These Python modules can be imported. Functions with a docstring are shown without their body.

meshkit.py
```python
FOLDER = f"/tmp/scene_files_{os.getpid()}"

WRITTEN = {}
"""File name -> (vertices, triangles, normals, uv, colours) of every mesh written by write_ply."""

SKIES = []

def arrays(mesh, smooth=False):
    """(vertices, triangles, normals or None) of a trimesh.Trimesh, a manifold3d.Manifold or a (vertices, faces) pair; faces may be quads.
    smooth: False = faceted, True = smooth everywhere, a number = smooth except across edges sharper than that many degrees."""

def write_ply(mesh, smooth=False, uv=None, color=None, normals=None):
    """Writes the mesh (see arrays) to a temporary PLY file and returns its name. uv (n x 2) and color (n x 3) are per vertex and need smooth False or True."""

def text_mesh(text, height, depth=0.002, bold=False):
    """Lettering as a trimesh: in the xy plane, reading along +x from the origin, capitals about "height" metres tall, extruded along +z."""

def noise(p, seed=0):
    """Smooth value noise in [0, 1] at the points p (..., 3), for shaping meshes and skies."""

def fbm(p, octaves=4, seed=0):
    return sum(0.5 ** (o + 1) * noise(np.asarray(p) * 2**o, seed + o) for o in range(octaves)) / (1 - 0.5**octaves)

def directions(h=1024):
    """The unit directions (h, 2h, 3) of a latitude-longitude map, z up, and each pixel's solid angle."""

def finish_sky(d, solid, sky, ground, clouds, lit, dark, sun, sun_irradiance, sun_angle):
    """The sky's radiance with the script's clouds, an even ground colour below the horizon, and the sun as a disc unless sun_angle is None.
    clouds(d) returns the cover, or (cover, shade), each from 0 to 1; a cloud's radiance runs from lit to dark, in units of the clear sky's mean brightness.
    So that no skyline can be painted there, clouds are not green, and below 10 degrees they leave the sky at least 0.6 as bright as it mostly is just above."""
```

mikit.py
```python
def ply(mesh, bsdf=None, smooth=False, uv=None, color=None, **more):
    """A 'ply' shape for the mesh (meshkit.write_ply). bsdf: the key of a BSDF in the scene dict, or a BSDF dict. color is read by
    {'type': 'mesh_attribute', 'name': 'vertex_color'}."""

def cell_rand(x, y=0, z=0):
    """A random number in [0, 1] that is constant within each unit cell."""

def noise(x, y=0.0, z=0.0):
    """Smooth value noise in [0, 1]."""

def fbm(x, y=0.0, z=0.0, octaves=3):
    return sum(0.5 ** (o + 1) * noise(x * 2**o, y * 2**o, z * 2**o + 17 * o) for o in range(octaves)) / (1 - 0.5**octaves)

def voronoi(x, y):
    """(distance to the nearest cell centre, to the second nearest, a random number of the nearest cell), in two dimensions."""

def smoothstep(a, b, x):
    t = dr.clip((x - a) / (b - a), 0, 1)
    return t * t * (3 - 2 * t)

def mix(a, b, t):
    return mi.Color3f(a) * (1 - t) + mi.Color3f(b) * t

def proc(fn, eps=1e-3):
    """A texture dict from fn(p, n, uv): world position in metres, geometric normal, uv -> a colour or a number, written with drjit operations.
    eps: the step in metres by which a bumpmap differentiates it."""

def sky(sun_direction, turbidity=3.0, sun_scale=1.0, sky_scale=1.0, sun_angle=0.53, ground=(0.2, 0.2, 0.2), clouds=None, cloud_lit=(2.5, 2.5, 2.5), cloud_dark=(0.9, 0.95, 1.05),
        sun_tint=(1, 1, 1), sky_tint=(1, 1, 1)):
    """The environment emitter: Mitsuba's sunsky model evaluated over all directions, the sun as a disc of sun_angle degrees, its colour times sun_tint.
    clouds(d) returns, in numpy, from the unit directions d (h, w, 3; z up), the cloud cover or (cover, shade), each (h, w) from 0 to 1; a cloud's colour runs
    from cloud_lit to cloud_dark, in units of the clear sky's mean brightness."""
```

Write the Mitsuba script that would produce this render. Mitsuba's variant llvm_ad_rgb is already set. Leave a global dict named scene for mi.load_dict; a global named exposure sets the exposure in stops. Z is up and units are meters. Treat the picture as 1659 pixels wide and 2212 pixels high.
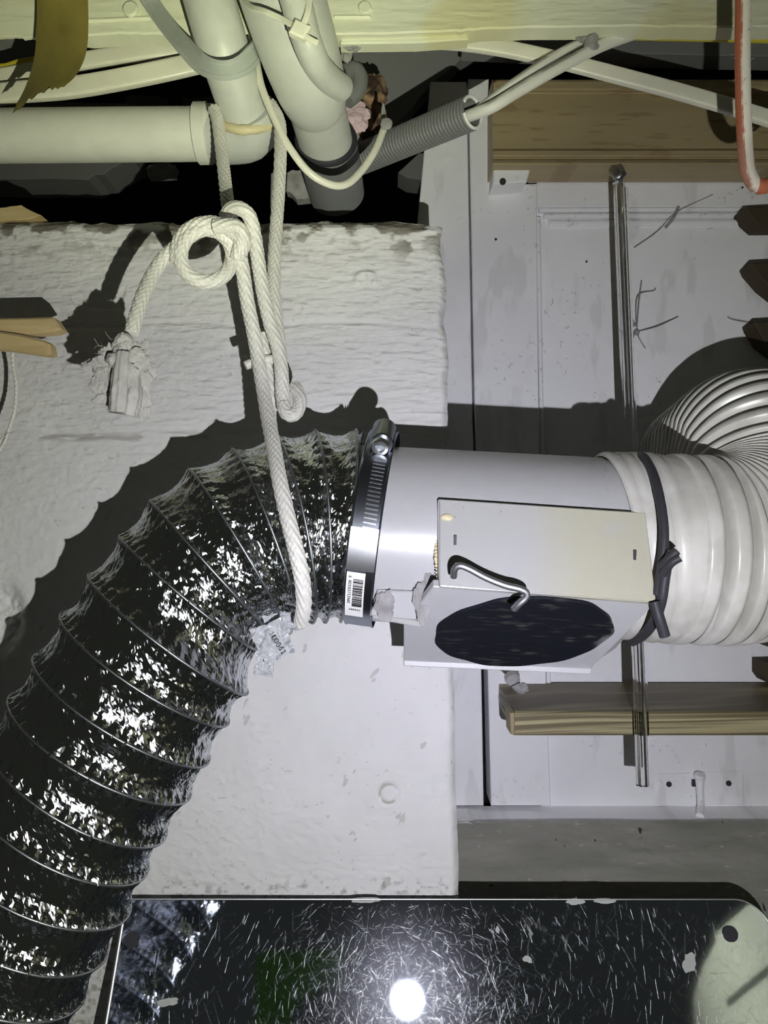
import math, random
import numpy as np
import trimesh
import drjit as dr
import mitsuba as mi
import mikit, meshkit
from mikit import noise, fbm, smoothstep, mix, voronoi

rng = np.random.default_rng(7)
random.seed(7)
T = mi.ScalarTransform4f
scene, labels = {}, {}

# ------------------------------------------------------------------ camera, lights, exposure
F = 1650.0                      # focal length in pixels of the 1659 x 2212 frame
CX, CY = 829.5, 1106.0
scene['camera'] = {'type': 'perspective', 'fov_axis': 'x', 'fov': 2 * math.degrees(math.atan(829.5 / F)),
                   'near_clip': 0.01, 'far_clip': 50.0,
                   'to_world': T().look_at(origin=[0, 0, 0], target=[0, 1, 0], up=[0, 0, 1])}
exposure = 0.03
FLASH = np.array([0.048, 0.0, -0.08])      # the torch LED: its middle is bluish, its rim yellowish
AIM = FLASH + np.array([0.02, 1.0, -0.02])
CORE, RIM = np.array([0.89, 0.87, 1.34]) * 0.49, np.array([0.98, 1.0, 0.62]) * 0.34
for i in range(4):
    o = FLASH + 0.0013 * np.array([math.cos(i * math.pi / 2 + .4), 0, math.sin(i * math.pi / 2 + .4)])
    scene[f'torch_core_{i + 1:03d}'] = {'type': 'spot', 'cutoff_angle': 52.0, 'beam_width': 6.0,
        'intensity': {'type': 'rgb', 'value': (CORE / 4).tolist()}, 'to_world': T().look_at(origin=o.tolist(), target=(AIM + o - FLASH).tolist(), up=[0, 0, 1])}
    scene[f'torch_rim_{i + 1:03d}'] = {'type': 'spot', 'cutoff_angle': 89.0, 'beam_width': 60.0,
        'intensity': {'type': 'rgb', 'value': (RIM / 4).tolist()}, 'to_world': T().look_at(origin=o.tolist(), target=(AIM + o - FLASH).tolist(), up=[0, 0, 1])}
# added yellow-green light at the torch position, only to brighten beam and pipes
UP = FLASH
for i in range(2):
    o = UP + [0.0015 * i, 0, 0]
    scene[f'added_top_light_{i + 1:03d}'] = {'type': 'spot', 'cutoff_angle': 25.0, 'beam_width': 6.0, 'intensity': {'type': 'rgb', 'value': [0.37, 0.39, 0.235]},
        'to_world': T().look_at(origin=o.tolist(), target=(o + np.array([-0.15, 0.5, 0.50])).tolist(), up=[0, 0, 1])}
scene['room_light'] = {'type': 'constant', 'radiance': {'type': 'rgb', 'value': [0.019, 0.020, 0.016]}}

# ------------------------------------------------------------------ helpers
def P(px, py, d):
    """The point that is seen at pixel px, py at distance d from the image plane (metres)."""
    return np.array([(px - CX) / F * d, d, -(py - CY) / F * d])

def A(*pts):
    return np.array([P(*p) for p in pts])

def unit(v):
    v = np.asarray(v, float)
    return v / np.linalg.norm(v)

used = {}
def key_of(name, parent=None):
    base = (parent + '__' if parent else '') + name
    n = used.get(base, 0)
    used[base] = n + 1
    return base if n == 0 else f'{base}_{n:03d}'

def tag(key, label=None, cat=None, group=None, kind=None):
    d = {k: v for k, v in (('label', label), ('category', cat), ('group', group), ('kind', kind)) if v}
    if d:
        labels[key] = {**labels.get(key, {}), **d}
    return key

def thing(name, label, cat, group=None, kind=None):
    return tag(key_of(name), label, cat, group, kind)

def obj(name, mesh, bsdf, parent=None, smooth=30, label=None, cat=None, group=None, kind=None, **kw):
    k = key_of(name, parent)
    scene[k] = mikit.ply(mesh, bsdf, smooth=smooth, **kw)
    return tag(k, label, cat, group, kind)

def tm(v, f):
    return trimesh.Trimesh(np.asarray(v, float), np.asarray(f, int), process=False)

def cat_(ms):
    return trimesh.util.concatenate(ms)

def spline(pts, step=0.002):
    """Catmull-Rom through the points (n x k), sampled about every step metres."""
    p = np.asarray(pts, float)
    if len(p) == 2:
        n = max(2, int(np.linalg.norm(p[1] - p[0]) / step) + 1)
        return p[0] + (p[1] - p[0]) * np.linspace(0, 1, n)[:, None]
    q = np.vstack([2 * p[0] - p[1], p, 2 * p[-1] - p[-2]])
    out = []
    for i in range(len(p) - 1):
        a, b, c, d = q[i:i + 4]
        n = max(2, int(np.linalg.norm((c - b)[:3]) / step))
        t = np.linspace(0, 1, n, endpoint=False)[:, None]
        out.append(0.5 * (2 * b + (c - a) * t + (2 * a - 5 * b + 4 * c - d) * t ** 2 + (3 * b - a - 3 * c + d) * t ** 3))
    return np.vstack(out + [p[-1:]])

def frames(path):
    t = np.gradient(path, axis=0)
    t /= np.maximum(np.linalg.norm(t, axis=1, keepdims=True), 1e-12)
    u = np.cross(t[0], [0, 1, 0.1]); u = unit(u)
    U = []
    for k in range(len(path)):
        u = u - t[k] * (u @ t[k]); u = u / max(np.linalg.norm(u), 1e-12)
        U.append(u)
    U = np.array(U)
    return t, U, np.cross(t, U)

def skin(rings, cap=True, closed_u=True):
    """Mesh through rings (m x n x 3)."""
    m, n = rings.shape[:2]
    i, j = np.meshgrid(np.arange(m - 1), np.arange(n if closed_u else n - 1), indexing='ij')
    a = i * n + j; b = i * n + (j + 1) % n; c = a + n; d = b + n
    f = np.concatenate([np.stack([a, b, d], -1).reshape(-1, 3), np.stack([a, d, c], -1).reshape(-1, 3)])
    v = rings.reshape(-1, 3)
    if cap:
        k = len(v)
        v = np.vstack([v, rings[0].mean(0), rings[-1].mean(0)])
        jj = np.arange(n)
        f = np.vstack([f, np.stack([jj * 0 + k, (jj + 1) % n, jj], 1), np.stack([jj * 0 + k + 1, (m - 1) * n + jj, (m - 1) * n + (jj + 1) % n], 1)])
    return tm(v, f)

def outward(m):
    if m.volume < 0:
        m.invert()
    return m

def tube(pts, r, n=20, step=0.003, cap=True, shape=None, raw=False):
    """Tube along a spline; r a number or one per point; shape(theta, s) scales the radius."""
    p = np.asarray(pts, float)
    rr = np.broadcast_to(np.asarray(r, float), len(p))
    q = np.column_stack([p, rr])
    q = q if raw else spline(q, step)
    path, rad = q[:, :3], q[:, 3]
    t, u, v = frames(path)
    th = np.linspace(0, 2 * np.pi, n, endpoint=False)
    s = np.concatenate([[0], np.cumsum(np.linalg.norm(np.diff(path, axis=0), axis=1))])
    k = np.ones((len(path), n)) if shape is None else shape(th[None, :], s[:, None])
    k = np.broadcast_to(k, (len(path), n))
    rings = path[:, None] + rad[:, None, None] * k[..., None] * (np.cos(th)[None, :, None] * u[:, None] + np.sin(th)[None, :, None] * v[:, None])
    return outward(skin(rings, cap))

def flat_tube(pts, w, h, nrm=None, n=24, step=0.003):
    """Flat cable: rounded ribbon section, wide side w across the view, thickness h towards it."""
    path = spline(pts, step)
    t = np.gradient(path, axis=0); t /= np.linalg.norm(t, axis=1, keepdims=True)
    face = np.asarray([0, -1.0, 0] if nrm is None else nrm)
    side = np.cross(t, face); side /= np.linalg.norm(side, axis=1, keepdims=True)
    up = np.cross(side, t)
    th = np.linspace(0, 2 * np.pi, n, endpoint=False)
    c, s = np.cos(th), np.sin(th)
    e = 0.45
    cx, sx = np.sign(c) * np.abs(c) ** e, np.sign(s) * np.abs(s) ** e
    return outward(skin(path[:, None] + w / 2 * cx[None, :, None] * side[:, None] + h / 2 * sx[None, :, None] * up[:, None]))

def prism(front, vec, bevel=0.0):
    """Solid with the planar polygon front (n x 3), swept along vec, its front edges chamfered by bevel."""
    from shapely.geometry import Polygon
    p = np.asarray(front, float); vec = np.asarray(vec, float)
    c0 = p.mean(0)
    nn = np.zeros(3)
    for i in range(len(p)):
        nn += np.cross(p[i] - c0, p[(i + 1) % len(p)] - c0)
    nn = unit(nn)
    if nn @ vec > 0:
        nn = -nn
    a = unit(p[1] - p[0]); b = np.cross(nn, a)
    q = np.stack([(p - c0) @ a, (p - c0) @ b], 1)
    if Polygon(q).exterior.is_ccw is False:
        p, q = p[::-1], q[::-1]
    n = len(p)
    loops = []
    if bevel > 0:
        inner = []
        for i in range(n):
            e0, e1 = q[i] - q[i - 1], q[(i + 1) % n] - q[i]
            n0 = np.array([-e0[1], e0[0]]) / max(np.linalg.norm(e0), 1e-12); n1 = np.array([-e1[1], e1[0]]) / max(np.linalg.norm(e1), 1e-12)
            m = n0 + n1
            inner.append(q[i] + bevel * m / max(1 + n0 @ n1, 0.25))
        inner = np.array(inner)
        loops.append(c0 + inner[:, :1] * a + inner[:, 1:] * b)
        loops.append(p + bevel * unit(vec))
    else:
        inner = q
        loops.append(p)
    loops.append(p + vec)
    v2, f2 = trimesh.creation.triangulate_polygon(Polygon(inner), engine='earcut')
    order = [int(np.argmin(np.linalg.norm(inner - w, axis=1))) for w in v2]
    f2 = np.array(order)[f2]
    V = np.vstack(loops); L = len(loops)
    faces = [f2, f2[:, ::-1] + (L - 1) * n]
    for l in range(L - 1):
        for i in range(n):
            j = (i + 1) % n
            x, y, z, w = l * n + i, l * n + j, (l + 1) * n + i, (l + 1) * n + j
            faces.append(np.array([[x, z, w], [x, w, y]]))
    m = tm(V, np.vstack(faces))
    trimesh.repair.fix_normals(m)
    return m

def slab(pix, d, thick, bevel=0.0006):
    """Board whose outline is given in pixels at distance d (or d per point), thick metres deep."""
    pts = A(*[(x[0], x[1], x[2] if len(x) > 2 else d) for x in pix])
    return prism(pts, [0, thick, 0], bevel)

def box(c, size, bevel=0.001):
    c, s = np.asarray(c, float), np.asarray(size, float) / 2
    p = np.array([[-s[0], -s[1], -s[2]], [s[0], -s[1], -s[2]], [s[0], -s[1], s[2]], [-s[0], -s[1], s[2]]]) + c
    return prism(p, [0, 2 * s[1], 0], bevel)

def blob(c, r, amp=0.35, freq=120.0, seed=0, sub=4, stretch=(1, 1, 1)):
    m = trimesh.creation.icosphere(subdivisions=sub)
    v = np.array(m.vertices)
    k = 1 + amp * 2 * (meshkit.fbm(v * np.mean(r) * freq + seed * 7.3, 4, seed) - 0.5)
    return tm(np.asarray(c) + v * k[:, None] * r * np.asarray(stretch), m.faces)

def lathe(profile, p0, axis, n=40):
    """Revolves (s, r) pairs about the axis from p0."""
    ax = unit(axis); u = unit(np.cross(ax, [0.1, 1, 0.2])); v = np.cross(ax, u)
    th = np.linspace(0, 2 * np.pi, n, endpoint=False)
    ring = np.cos(th)[:, None] * u + np.sin(th)[:, None] * v
    return outward(skin(np.array([p0 + ax * s + r * ring for s, r in profile])))

def jag(pts, amp, n, seed):
    """Breaks a polyline of pixels into n pieces per side with random jags."""
    r = np.random.default_rng(seed)
    pts = [np.asarray(p, float) for p in pts]
    out = []
    for i in range(len(pts) - 1):
        a, b = pts[i], pts[i + 1]
        nrm = np.array([-(b - a)[1], (b - a)[0]]); nrm /= max(np.linalg.norm(nrm), 1e-9)
        for k in range(n):
            t = k / n
            out.append(a + (b - a) * t + (nrm * r.normal(0, amp) if k else 0))
    return [tuple(p) for p in out] + [tuple(pts[-1])]

# ------------------------------------------------------------------ materials
def two(b):
    return {'type': 'twosided', 'b': b}
def diffuse(tex):
    return two({'type': 'diffuse', 'reflectance': tex if isinstance(tex, dict) else {'type': 'rgb', 'value': list(tex)}})
def plastic(tex, rough=0.35, spec=0.5):
    return two({'type': 'principled', 'base_color': tex if isinstance(tex, dict) else {'type': 'rgb', 'value': list(tex)}, 'roughness': rough, 'specular': spec})
def metal(col, alpha, dist='ggx'):
    return two({'type': 'roughconductor', 'distribution': dist, 'alpha': alpha, 'eta': {'type': 'rgb', 'value': [1.4, 1.0, 0.7]}, 'k': {'type': 'rgb', 'value': [6.5, 6.0, 5.2]},
                'specular_reflectance': {'type': 'rgb', 'value': list(col)}})
def bump(inner, fn, scale, eps=4e-4):
    return two({'type': 'bumpmap', 'arbitrary': mikit.proc(fn, eps), 'scale': scale, 'inner': inner['b'] if inner['type'] == 'twosided' else inner})

def plaster_col(p, n, uv):
    x, z = p.x, p.z
    f = fbm(x * 30, z * 30, 3.0, 4)
    spk = smoothstep(0.74, 0.82, fbm(x * 260 + 9, z * 330, 1.0, 3)) * smoothstep(0.45, 0.7, fbm(x * 40, z * 40, 8.0, 2))
    dirt_top = smoothstep(0.165, 0.197, z + 0.02 * (fbm(x * 60, z * 60, 2.0, 3) - 0.5)) * smoothstep(0.42, 0.6, fbm(x * 90, z * 140, 5.0, 4))
    dirt_low = smoothstep(-0.246, -0.258, z + 0.03 * (fbm(x * 50, z * 50, 4.0, 3) - 0.5)) * smoothstep(0.5, 0.75, fbm(x * 260, z * 330, 7.0, 4))
    line = smoothstep(0.004, 0.0, dr.abs(z - 0.051 + 0.006 * (fbm(x * 40, 1.0, 2.0, 3) - 0.5))) * smoothstep(0.52, 0.62, fbm(x * 40, z * 300, 11.0, 3)) * smoothstep(0.0, -0.2, x)
    c = mix((0.66, 0.655, 0.65), (0.74, 0.735, 0.73), f)
    c = mix(c, (0.33, 0.32, 0.29), 0.35 * spk)
    rr = dr.sqrt(dr.square(x - 0.0033) + dr.square(z + 0.1912))
    ring = smoothstep(0.0016, 0.0002, dr.abs(rr - 0.0062)) * smoothstep(0.3, 0.55, fbm(x * 200, z * 200, 3.0, 2))
    c = mix(c, (0.36, 0.33, 0.27), 0.7 * ring)
    chip = smoothstep(0.785, 0.82, fbm(x * 75 + 6, z * 75 - x * 60, 9.0, 4)) * smoothstep(0.02, -0.03, z)
    c = mix(c, (0.42, 0.40, 0.36), 0.6 * chip)
    return mix(c, (0.15, 0.13, 0.10), dr.clip(0.95 * dirt_top + 0.5 * dirt_low + 0.45 * line, 0, 0.9))
def door_col(p, n, uv):
    x, z = p.x, p.z
    f = fbm(x * 25, z * 25, 3.0, 4)
    spk = smoothstep(0.72, 0.8, fbm(x * 300 + 3, z * 300, 1.0, 3)) * smoothstep(0.5, 0.75, fbm(x * 30 + 5, z * 30, 8.0, 2))
    scuff = smoothstep(0.62, 0.75, fbm(x * 60, z * 20, 6.0, 4))
    c = mix((0.71, 0.71, 0.745), (0.80, 0.80, 0.825), f)
    c = mix(c, (0.5, 0.5, 0.5), 0.35 * scuff)
    return mix(c, (0.3, 0.3, 0.3), 0.5 * spk)
def pvc_col(p, n, uv):
    x, z = p.x, p.z
    f = fbm(x * 40, z * 40, p.y * 40, 3)
    mark = smoothstep(0.62, 0.72, fbm(x * 350, z * 350, 1.0, 3)) * smoothstep(0.105, 0.135, x) * smoothstep(0.0, 0.02, z)
    return mix(mix((0.38, 0.38, 0.39), (0.43, 0.43, 0.44), f), (0.26, 0.25, 0.23), 0.6 * mark)
def acrylic_col(p, n, uv):
    x, z = p.x, p.z
    edge = smoothstep(-0.02, 0.02, x - 0.083 + 0.01 * (fbm(x * 90, z * 90, 2.0, 3) - 0.5))
    patch = edge * smoothstep(0.36, 0.6, fbm(x * 35 + 4, z * 35, 3.0, 3) + 0.1)
    spk = smoothstep(0.93, 0.95, fbm(x * 420 + 2, z * 420, 6.0, 2))
    return mix(mix((0.385, 0.385, 0.38), (0.395, 0.385, 0.295), patch * 0.9), (0.2, 0.18, 0.14), spk)
def foam_disc_col(p, n, uv):
    x, z = p.x, p.z
    g = smoothstep(0.52, 0.85, fbm(x * 110, z * 420, p.y * 420, 5)) * smoothstep(0.3, 0.7, fbm(x * 40, z * 60, 3.0, 2))
    e = smoothstep(0.112, 0.122, x + 0.01 * (fbm(x * 200, z * 200, 2.0, 3) - 0.5)) * smoothstep(0.4, 0.55, fbm(x * 110, z * 110, 9.0, 3))
    return mix(mix((0.008, 0.009, 0.013), (0.055, 0.055, 0.048), g), (0.2, 0.2, 0.21), e * 0.8)
def board_col(p, n, uv):
    x, z = p.x, p.z
    g = fbm(x * 14, z * 160, 2.0, 4)
    y = smoothstep(0.55, 0.75, fbm(x * 22 + 3, z * 22, 5.0, 3))
    c = mix((0.62, 0.63, 0.48), (0.76, 0.77, 0.64), g)
    return mix(c, (0.62, 0.56, 0.22), 0.45 * y)
def grain_dark(p, n, uv):
    x, z = p.x, p.z
    g = fbm(x * 8 + 3, z * 90, p.y * 90, 4)
    s = smoothstep(0.62, 0.72, fbm(x * 40, z * 340, 5.0, 3))
    c = mix((0.265, 0.208, 0.115), (0.375, 0.305, 0.175), g)
    return mix(c, (0.2, 0.13, 0.06), 0.45 * s)
def grain_light(p, n, uv):
    x, z = p.x, p.z
    w = z + 0.016 * fbm(x * 6, 1.0, 2.0, 2) + p.y * 0.12
    g = fbm(x * 5, w * 340, 1.0, 3)
    c = mix((0.13, 0.105, 0.055), (0.37, 0.33, 0.19), smoothstep(0.34, 0.62, g))
    return c
def stick_col(p, n, uv):
    g = fbm(p.x * 30, p.z * 320, p.y * 60, 4)
    return mix((0.40, 0.29, 0.13), (0.66, 0.53, 0.30), g)
def tape_col(p, n, uv):
    g = fbm(p.x * 90, p.z * 40, 1.0, 4)
    return mix((0.16, 0.135, 0.04), (0.29, 0.24, 0.065), g)
def cement_col(p, n, uv):
    x, z = p.x, p.z
    g = fbm(x * 24, z * 110, p.y * 50, 4)
    s = smoothstep(0.74, 0.9, fbm(x * 160, z * 620, 3.0, 3))
    d = smoothstep(0.86, 0.9, fbm(x * 160 + 5, z * 160, 7.0, 2))
    c = mix((0.17, 0.17, 0.15), (0.30, 0.295, 0.265), g)
    return mix(mix(c, (0.5, 0.5, 0.47), 0.5 * s), (0.05, 0.05, 0.05), d)
def grey_pipe_col(p, n, uv):
    f = fbm(p.x * 60, p.z * 60, p.y * 60, 4)
    return mix((0.44, 0.455, 0.44), (0.55, 0.56, 0.53), f)
def dusty_pipe_col(p, n, uv):
    f = fbm(p.x * 90, p.z * 90, p.y * 90, 3)
    top = smoothstep(0.35, 0.8, n.z)
    return mix(mix((0.60, 0.61, 0.55), (0.70, 0.70, 0.63), f), (0.46, 0.46, 0.42), top * 0.6)
def cable_col(p, n, uv):
    f = fbm(p.x * 70, p.z * 70, p.y * 70, 3)
    return mix((0.66, 0.645, 0.54), (0.78, 0.77, 0.68), f)
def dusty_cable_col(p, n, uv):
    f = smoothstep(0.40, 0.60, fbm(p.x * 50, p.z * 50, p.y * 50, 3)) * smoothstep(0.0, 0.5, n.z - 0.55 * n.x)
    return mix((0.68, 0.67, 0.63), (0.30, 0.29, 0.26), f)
def cord_col(p, n, uv):
    e = n.x + 0.25 * (fbm(p.x * 500, p.z * 500, 1.0, 3) - 0.5) + 0.25 * (fbm(p.x * 60, p.z * 60, 5.0, 2) - 0.5)
    clean = smoothstep(0.1682, 0.1694, p.z * -0.0 + 0.17 * smoothstep(0.196, 0.199, p.x))
    dust = smoothstep(-0.62, -0.36, e) * (1 - clean)
    grey = smoothstep(0.205, 0.185, p.z) * 0.55
    return mix(mix((0.40, 0.125, 0.07), (0.26, 0.18, 0.15), grey * (1 - clean)), mix((0.74, 0.70, 0.64), (0.42, 0.37, 0.33), grey), dust)
def lint_col(p, n, uv):
    f = fbm(p.x * 160, p.z * 160, p.y * 160, 4)
    return mix((0.17, 0.165, 0.165), (0.40, 0.39, 0.39), f)
def fluff_col(p, n, uv):
    f = fbm(p.x * 160, p.z * 160, p.y * 160, 4)
    return mix((0.33, 0.32, 0.31), (0.58, 0.565, 0.555), f)
def rust_col(p, n, uv):
    f = fbm(p.x * 110, p.z * 110, p.y * 110, 4)
    return mix((0.05, 0.035, 0.03), (0.34, 0.22, 0.14), smoothstep(0.4, 0.75, f))
def rope_col(p, n, uv):
    f = fbm(p.x * 120, p.z * 120, p.y * 120, 3)
    return mix((0.56, 0.55, 0.51), (0.68, 0.67, 0.635), f)
def hose_col(p, n, uv):
    f = fbm(p.x * 45, p.z * 45, p.y * 45, 4)
    return mix((0.44, 0.43, 0.395), (0.56, 0.55, 0.52), smoothstep(0.3, 0.65, f))
def steel_smudge(p, n, uv):
    return dr.clip(0.12 + 0.7 * smoothstep(0.66, 0.8, fbm(p.x * 30, p.z * 45, 4.0, 4)), 0, 1)

def plaster_bump(p, n, uv):
    up = smoothstep(-0.02, 0.06, p.z)
    return (fbm(p.x * 90, p.z * 420, 2.0, 3) * (0.25 + 0.75 * up) + 0.7 * fbm(p.x * 260, p.z * 330, 5.0, 3))
def door_bump(p, n, uv):
    return fbm(p.x * 160, p.z * 220, 5.0, 3)
def cement_bump(p, n, uv):
    return fbm(p.x * 110, p.z * 400, 5.0, 4)
def board_bump(p, n, uv):
    return fbm(p.x * 60, p.z * 330, 5.0, 4)

M = {
    'plaster': bump(diffuse(mikit.proc(plaster_col)), plaster_bump, 0.0013),
    'door_paint': bump(plastic(mikit.proc(door_col), 0.6, 0.3), door_bump, 0.0004),
    'pvc': plastic(mikit.proc(pvc_col), 0.32, 0.5),
    'acrylic': plastic(mikit.proc(acrylic_col), 0.25, 0.4),
    'foam_black': plastic(mikit.proc(foam_disc_col), 0.7, 0.12),
    'board_paint': bump(plastic(mikit.proc(board_col), 0.5, 0.4), board_bump, 0.0007),
    'wood_veneer': plastic(mikit.proc(grain_dark), 0.45, 0.4),
    'wood_light': plastic(mikit.proc(grain_light), 0.5, 0.4),
    'wood_with_shade': plastic((0.055, 0.042, 0.026), 0.7, 0.2),  # brown darkened so the shade around the slats is part of the colour
    'stick_wood': plastic(mikit.proc(stick_col), 0.6, 0.3),
    'tape': plastic(mikit.proc(tape_col), 0.5, 0.4),
    'cement': bump(diffuse(mikit.proc(cement_col)), cement_bump, 0.0010),
    'grey_pipe': plastic(mikit.proc(grey_pipe_col), 0.42, 0.4),
    'dark_grey_pipe': plastic((0.17, 0.175, 0.18), 0.5, 0.3),
    'dusty_pipe': plastic(mikit.proc(dusty_pipe_col), 0.45, 0.4),
    'cable': plastic(mikit.proc(cable_col), 0.35, 0.5),
    'dusty_cable': plastic(mikit.proc(dusty_cable_col), 0.5, 0.4),
    'yellow_cable': plastic((0.56, 0.47, 0.05), 0.4, 0.5),
    'cord': plastic(mikit.proc(cord_col), 0.7, 0.3),
    'lint': diffuse(mikit.proc(lint_col)),
    'fluff': diffuse(mikit.proc(fluff_col)),
    'rust': diffuse(mikit.proc(rust_col)),
    'pink': diffuse((0.60, 0.45, 0.50)),
    'rope': plastic(mikit.proc(rope_col), 0.5, 0.5),
    'hose': plastic(mikit.proc(hose_col), 0.3, 0.55),
    'black_rubber': plastic((0.032, 0.032, 0.038), 0.5, 0.25),
    'foil': metal((0.72, 0.73, 0.75), 0.085, 'beckmann'),
    'foil_wire': metal((0.5, 0.51, 0.53), 0.16),
    'clamp_steel': metal((0.42, 0.44, 0.50), 0.07),
    'bright_steel': metal((0.9, 0.9, 0.92), 0.09),
    'hook_steel': metal((0.60, 0.60, 0.62), 0.22),
    'mirror_edge': metal((0.95, 0.95, 0.95), 0.16),
    'scratch_steel': metal((0.50, 0.52, 0.62), 0.06, 'beckmann'),
    'mirror': two({'type': 'blendbsdf', 'weight': 0.007,
                   'a': {'type': 'blendbsdf', 'weight': 0.35,
                         'a': {'type': 'roughconductor', 'distribution': 'beckmann', 'alpha': 0.0022, 'material': 'Al', 'specular_reflectance': {'type': 'rgb', 'value': [0.64, 0.71, 0.92]}},
                         'b': {'type': 'roughconductor', 'distribution': 'beckmann', 'alpha': 0.0075, 'material': 'Al', 'specular_reflectance': {'type': 'rgb', 'value': [0.64, 0.71, 0.92]}}},
                   'b': {'type': 'roughconductor', 'distribution': 'beckmann', 'alpha': 0.055, 'material': 'Al', 'specular_reflectance': {'type': 'rgb', 'value': [0.8, 0.82, 1.0]}}}),
    'smudge': plastic((0.42, 0.43, 0.42), 0.7, 0.2),
    'white_label': plastic((0.80, 0.80, 0.80), 0.4, 0.4),
    'black_ink': plastic((0.02, 0.02, 0.02), 0.6, 0.2),
    'grey_strap': plastic((0.44, 0.47, 0.45), 0.4, 0.4),
    'white_plastic': plastic((0.72, 0.72, 0.62), 0.35, 0.5),
    'white_paint': plastic((0.74, 0.74, 0.75), 0.5, 0.4),
    'glue': plastic((0.60, 0.53, 0.34), 0.5, 0.4),
    'painted_dark': diffuse((0.012, 0.012, 0.012)),  # near-black colour that paints in the darkness of the cavity
    'grey_deck': diffuse((0.20, 0.20, 0.205)),
    'grey_timber': diffuse((0.13, 0.13, 0.13)),
    'clear_rod': {'type': 'dielectric', 'int_ior': 1.49},
    'clear_film': two({'type': 'principled', 'base_color': {'type': 'rgb', 'value': [0.40, 0.41, 0.43]}, 'roughness': 0.18, 'specular': 0.8}),
    'room_board': plastic((0.88, 0.87, 0.80), 0.5, 0.3),
    'green_board': plastic((0.20, 0.42, 0.10), 0.6, 0.3),
    'room_dark': diffuse((0.05, 0.055, 0.075)),
}
for k, v in M.items():
    scene[k + '_bsdf'] = v
def B(n):
    return n + '_bsdf'

# ------------------------------------------------------------------ depths of the main planes
DW, DD = 0.518, 0.660            # plaster block face, door face

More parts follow.
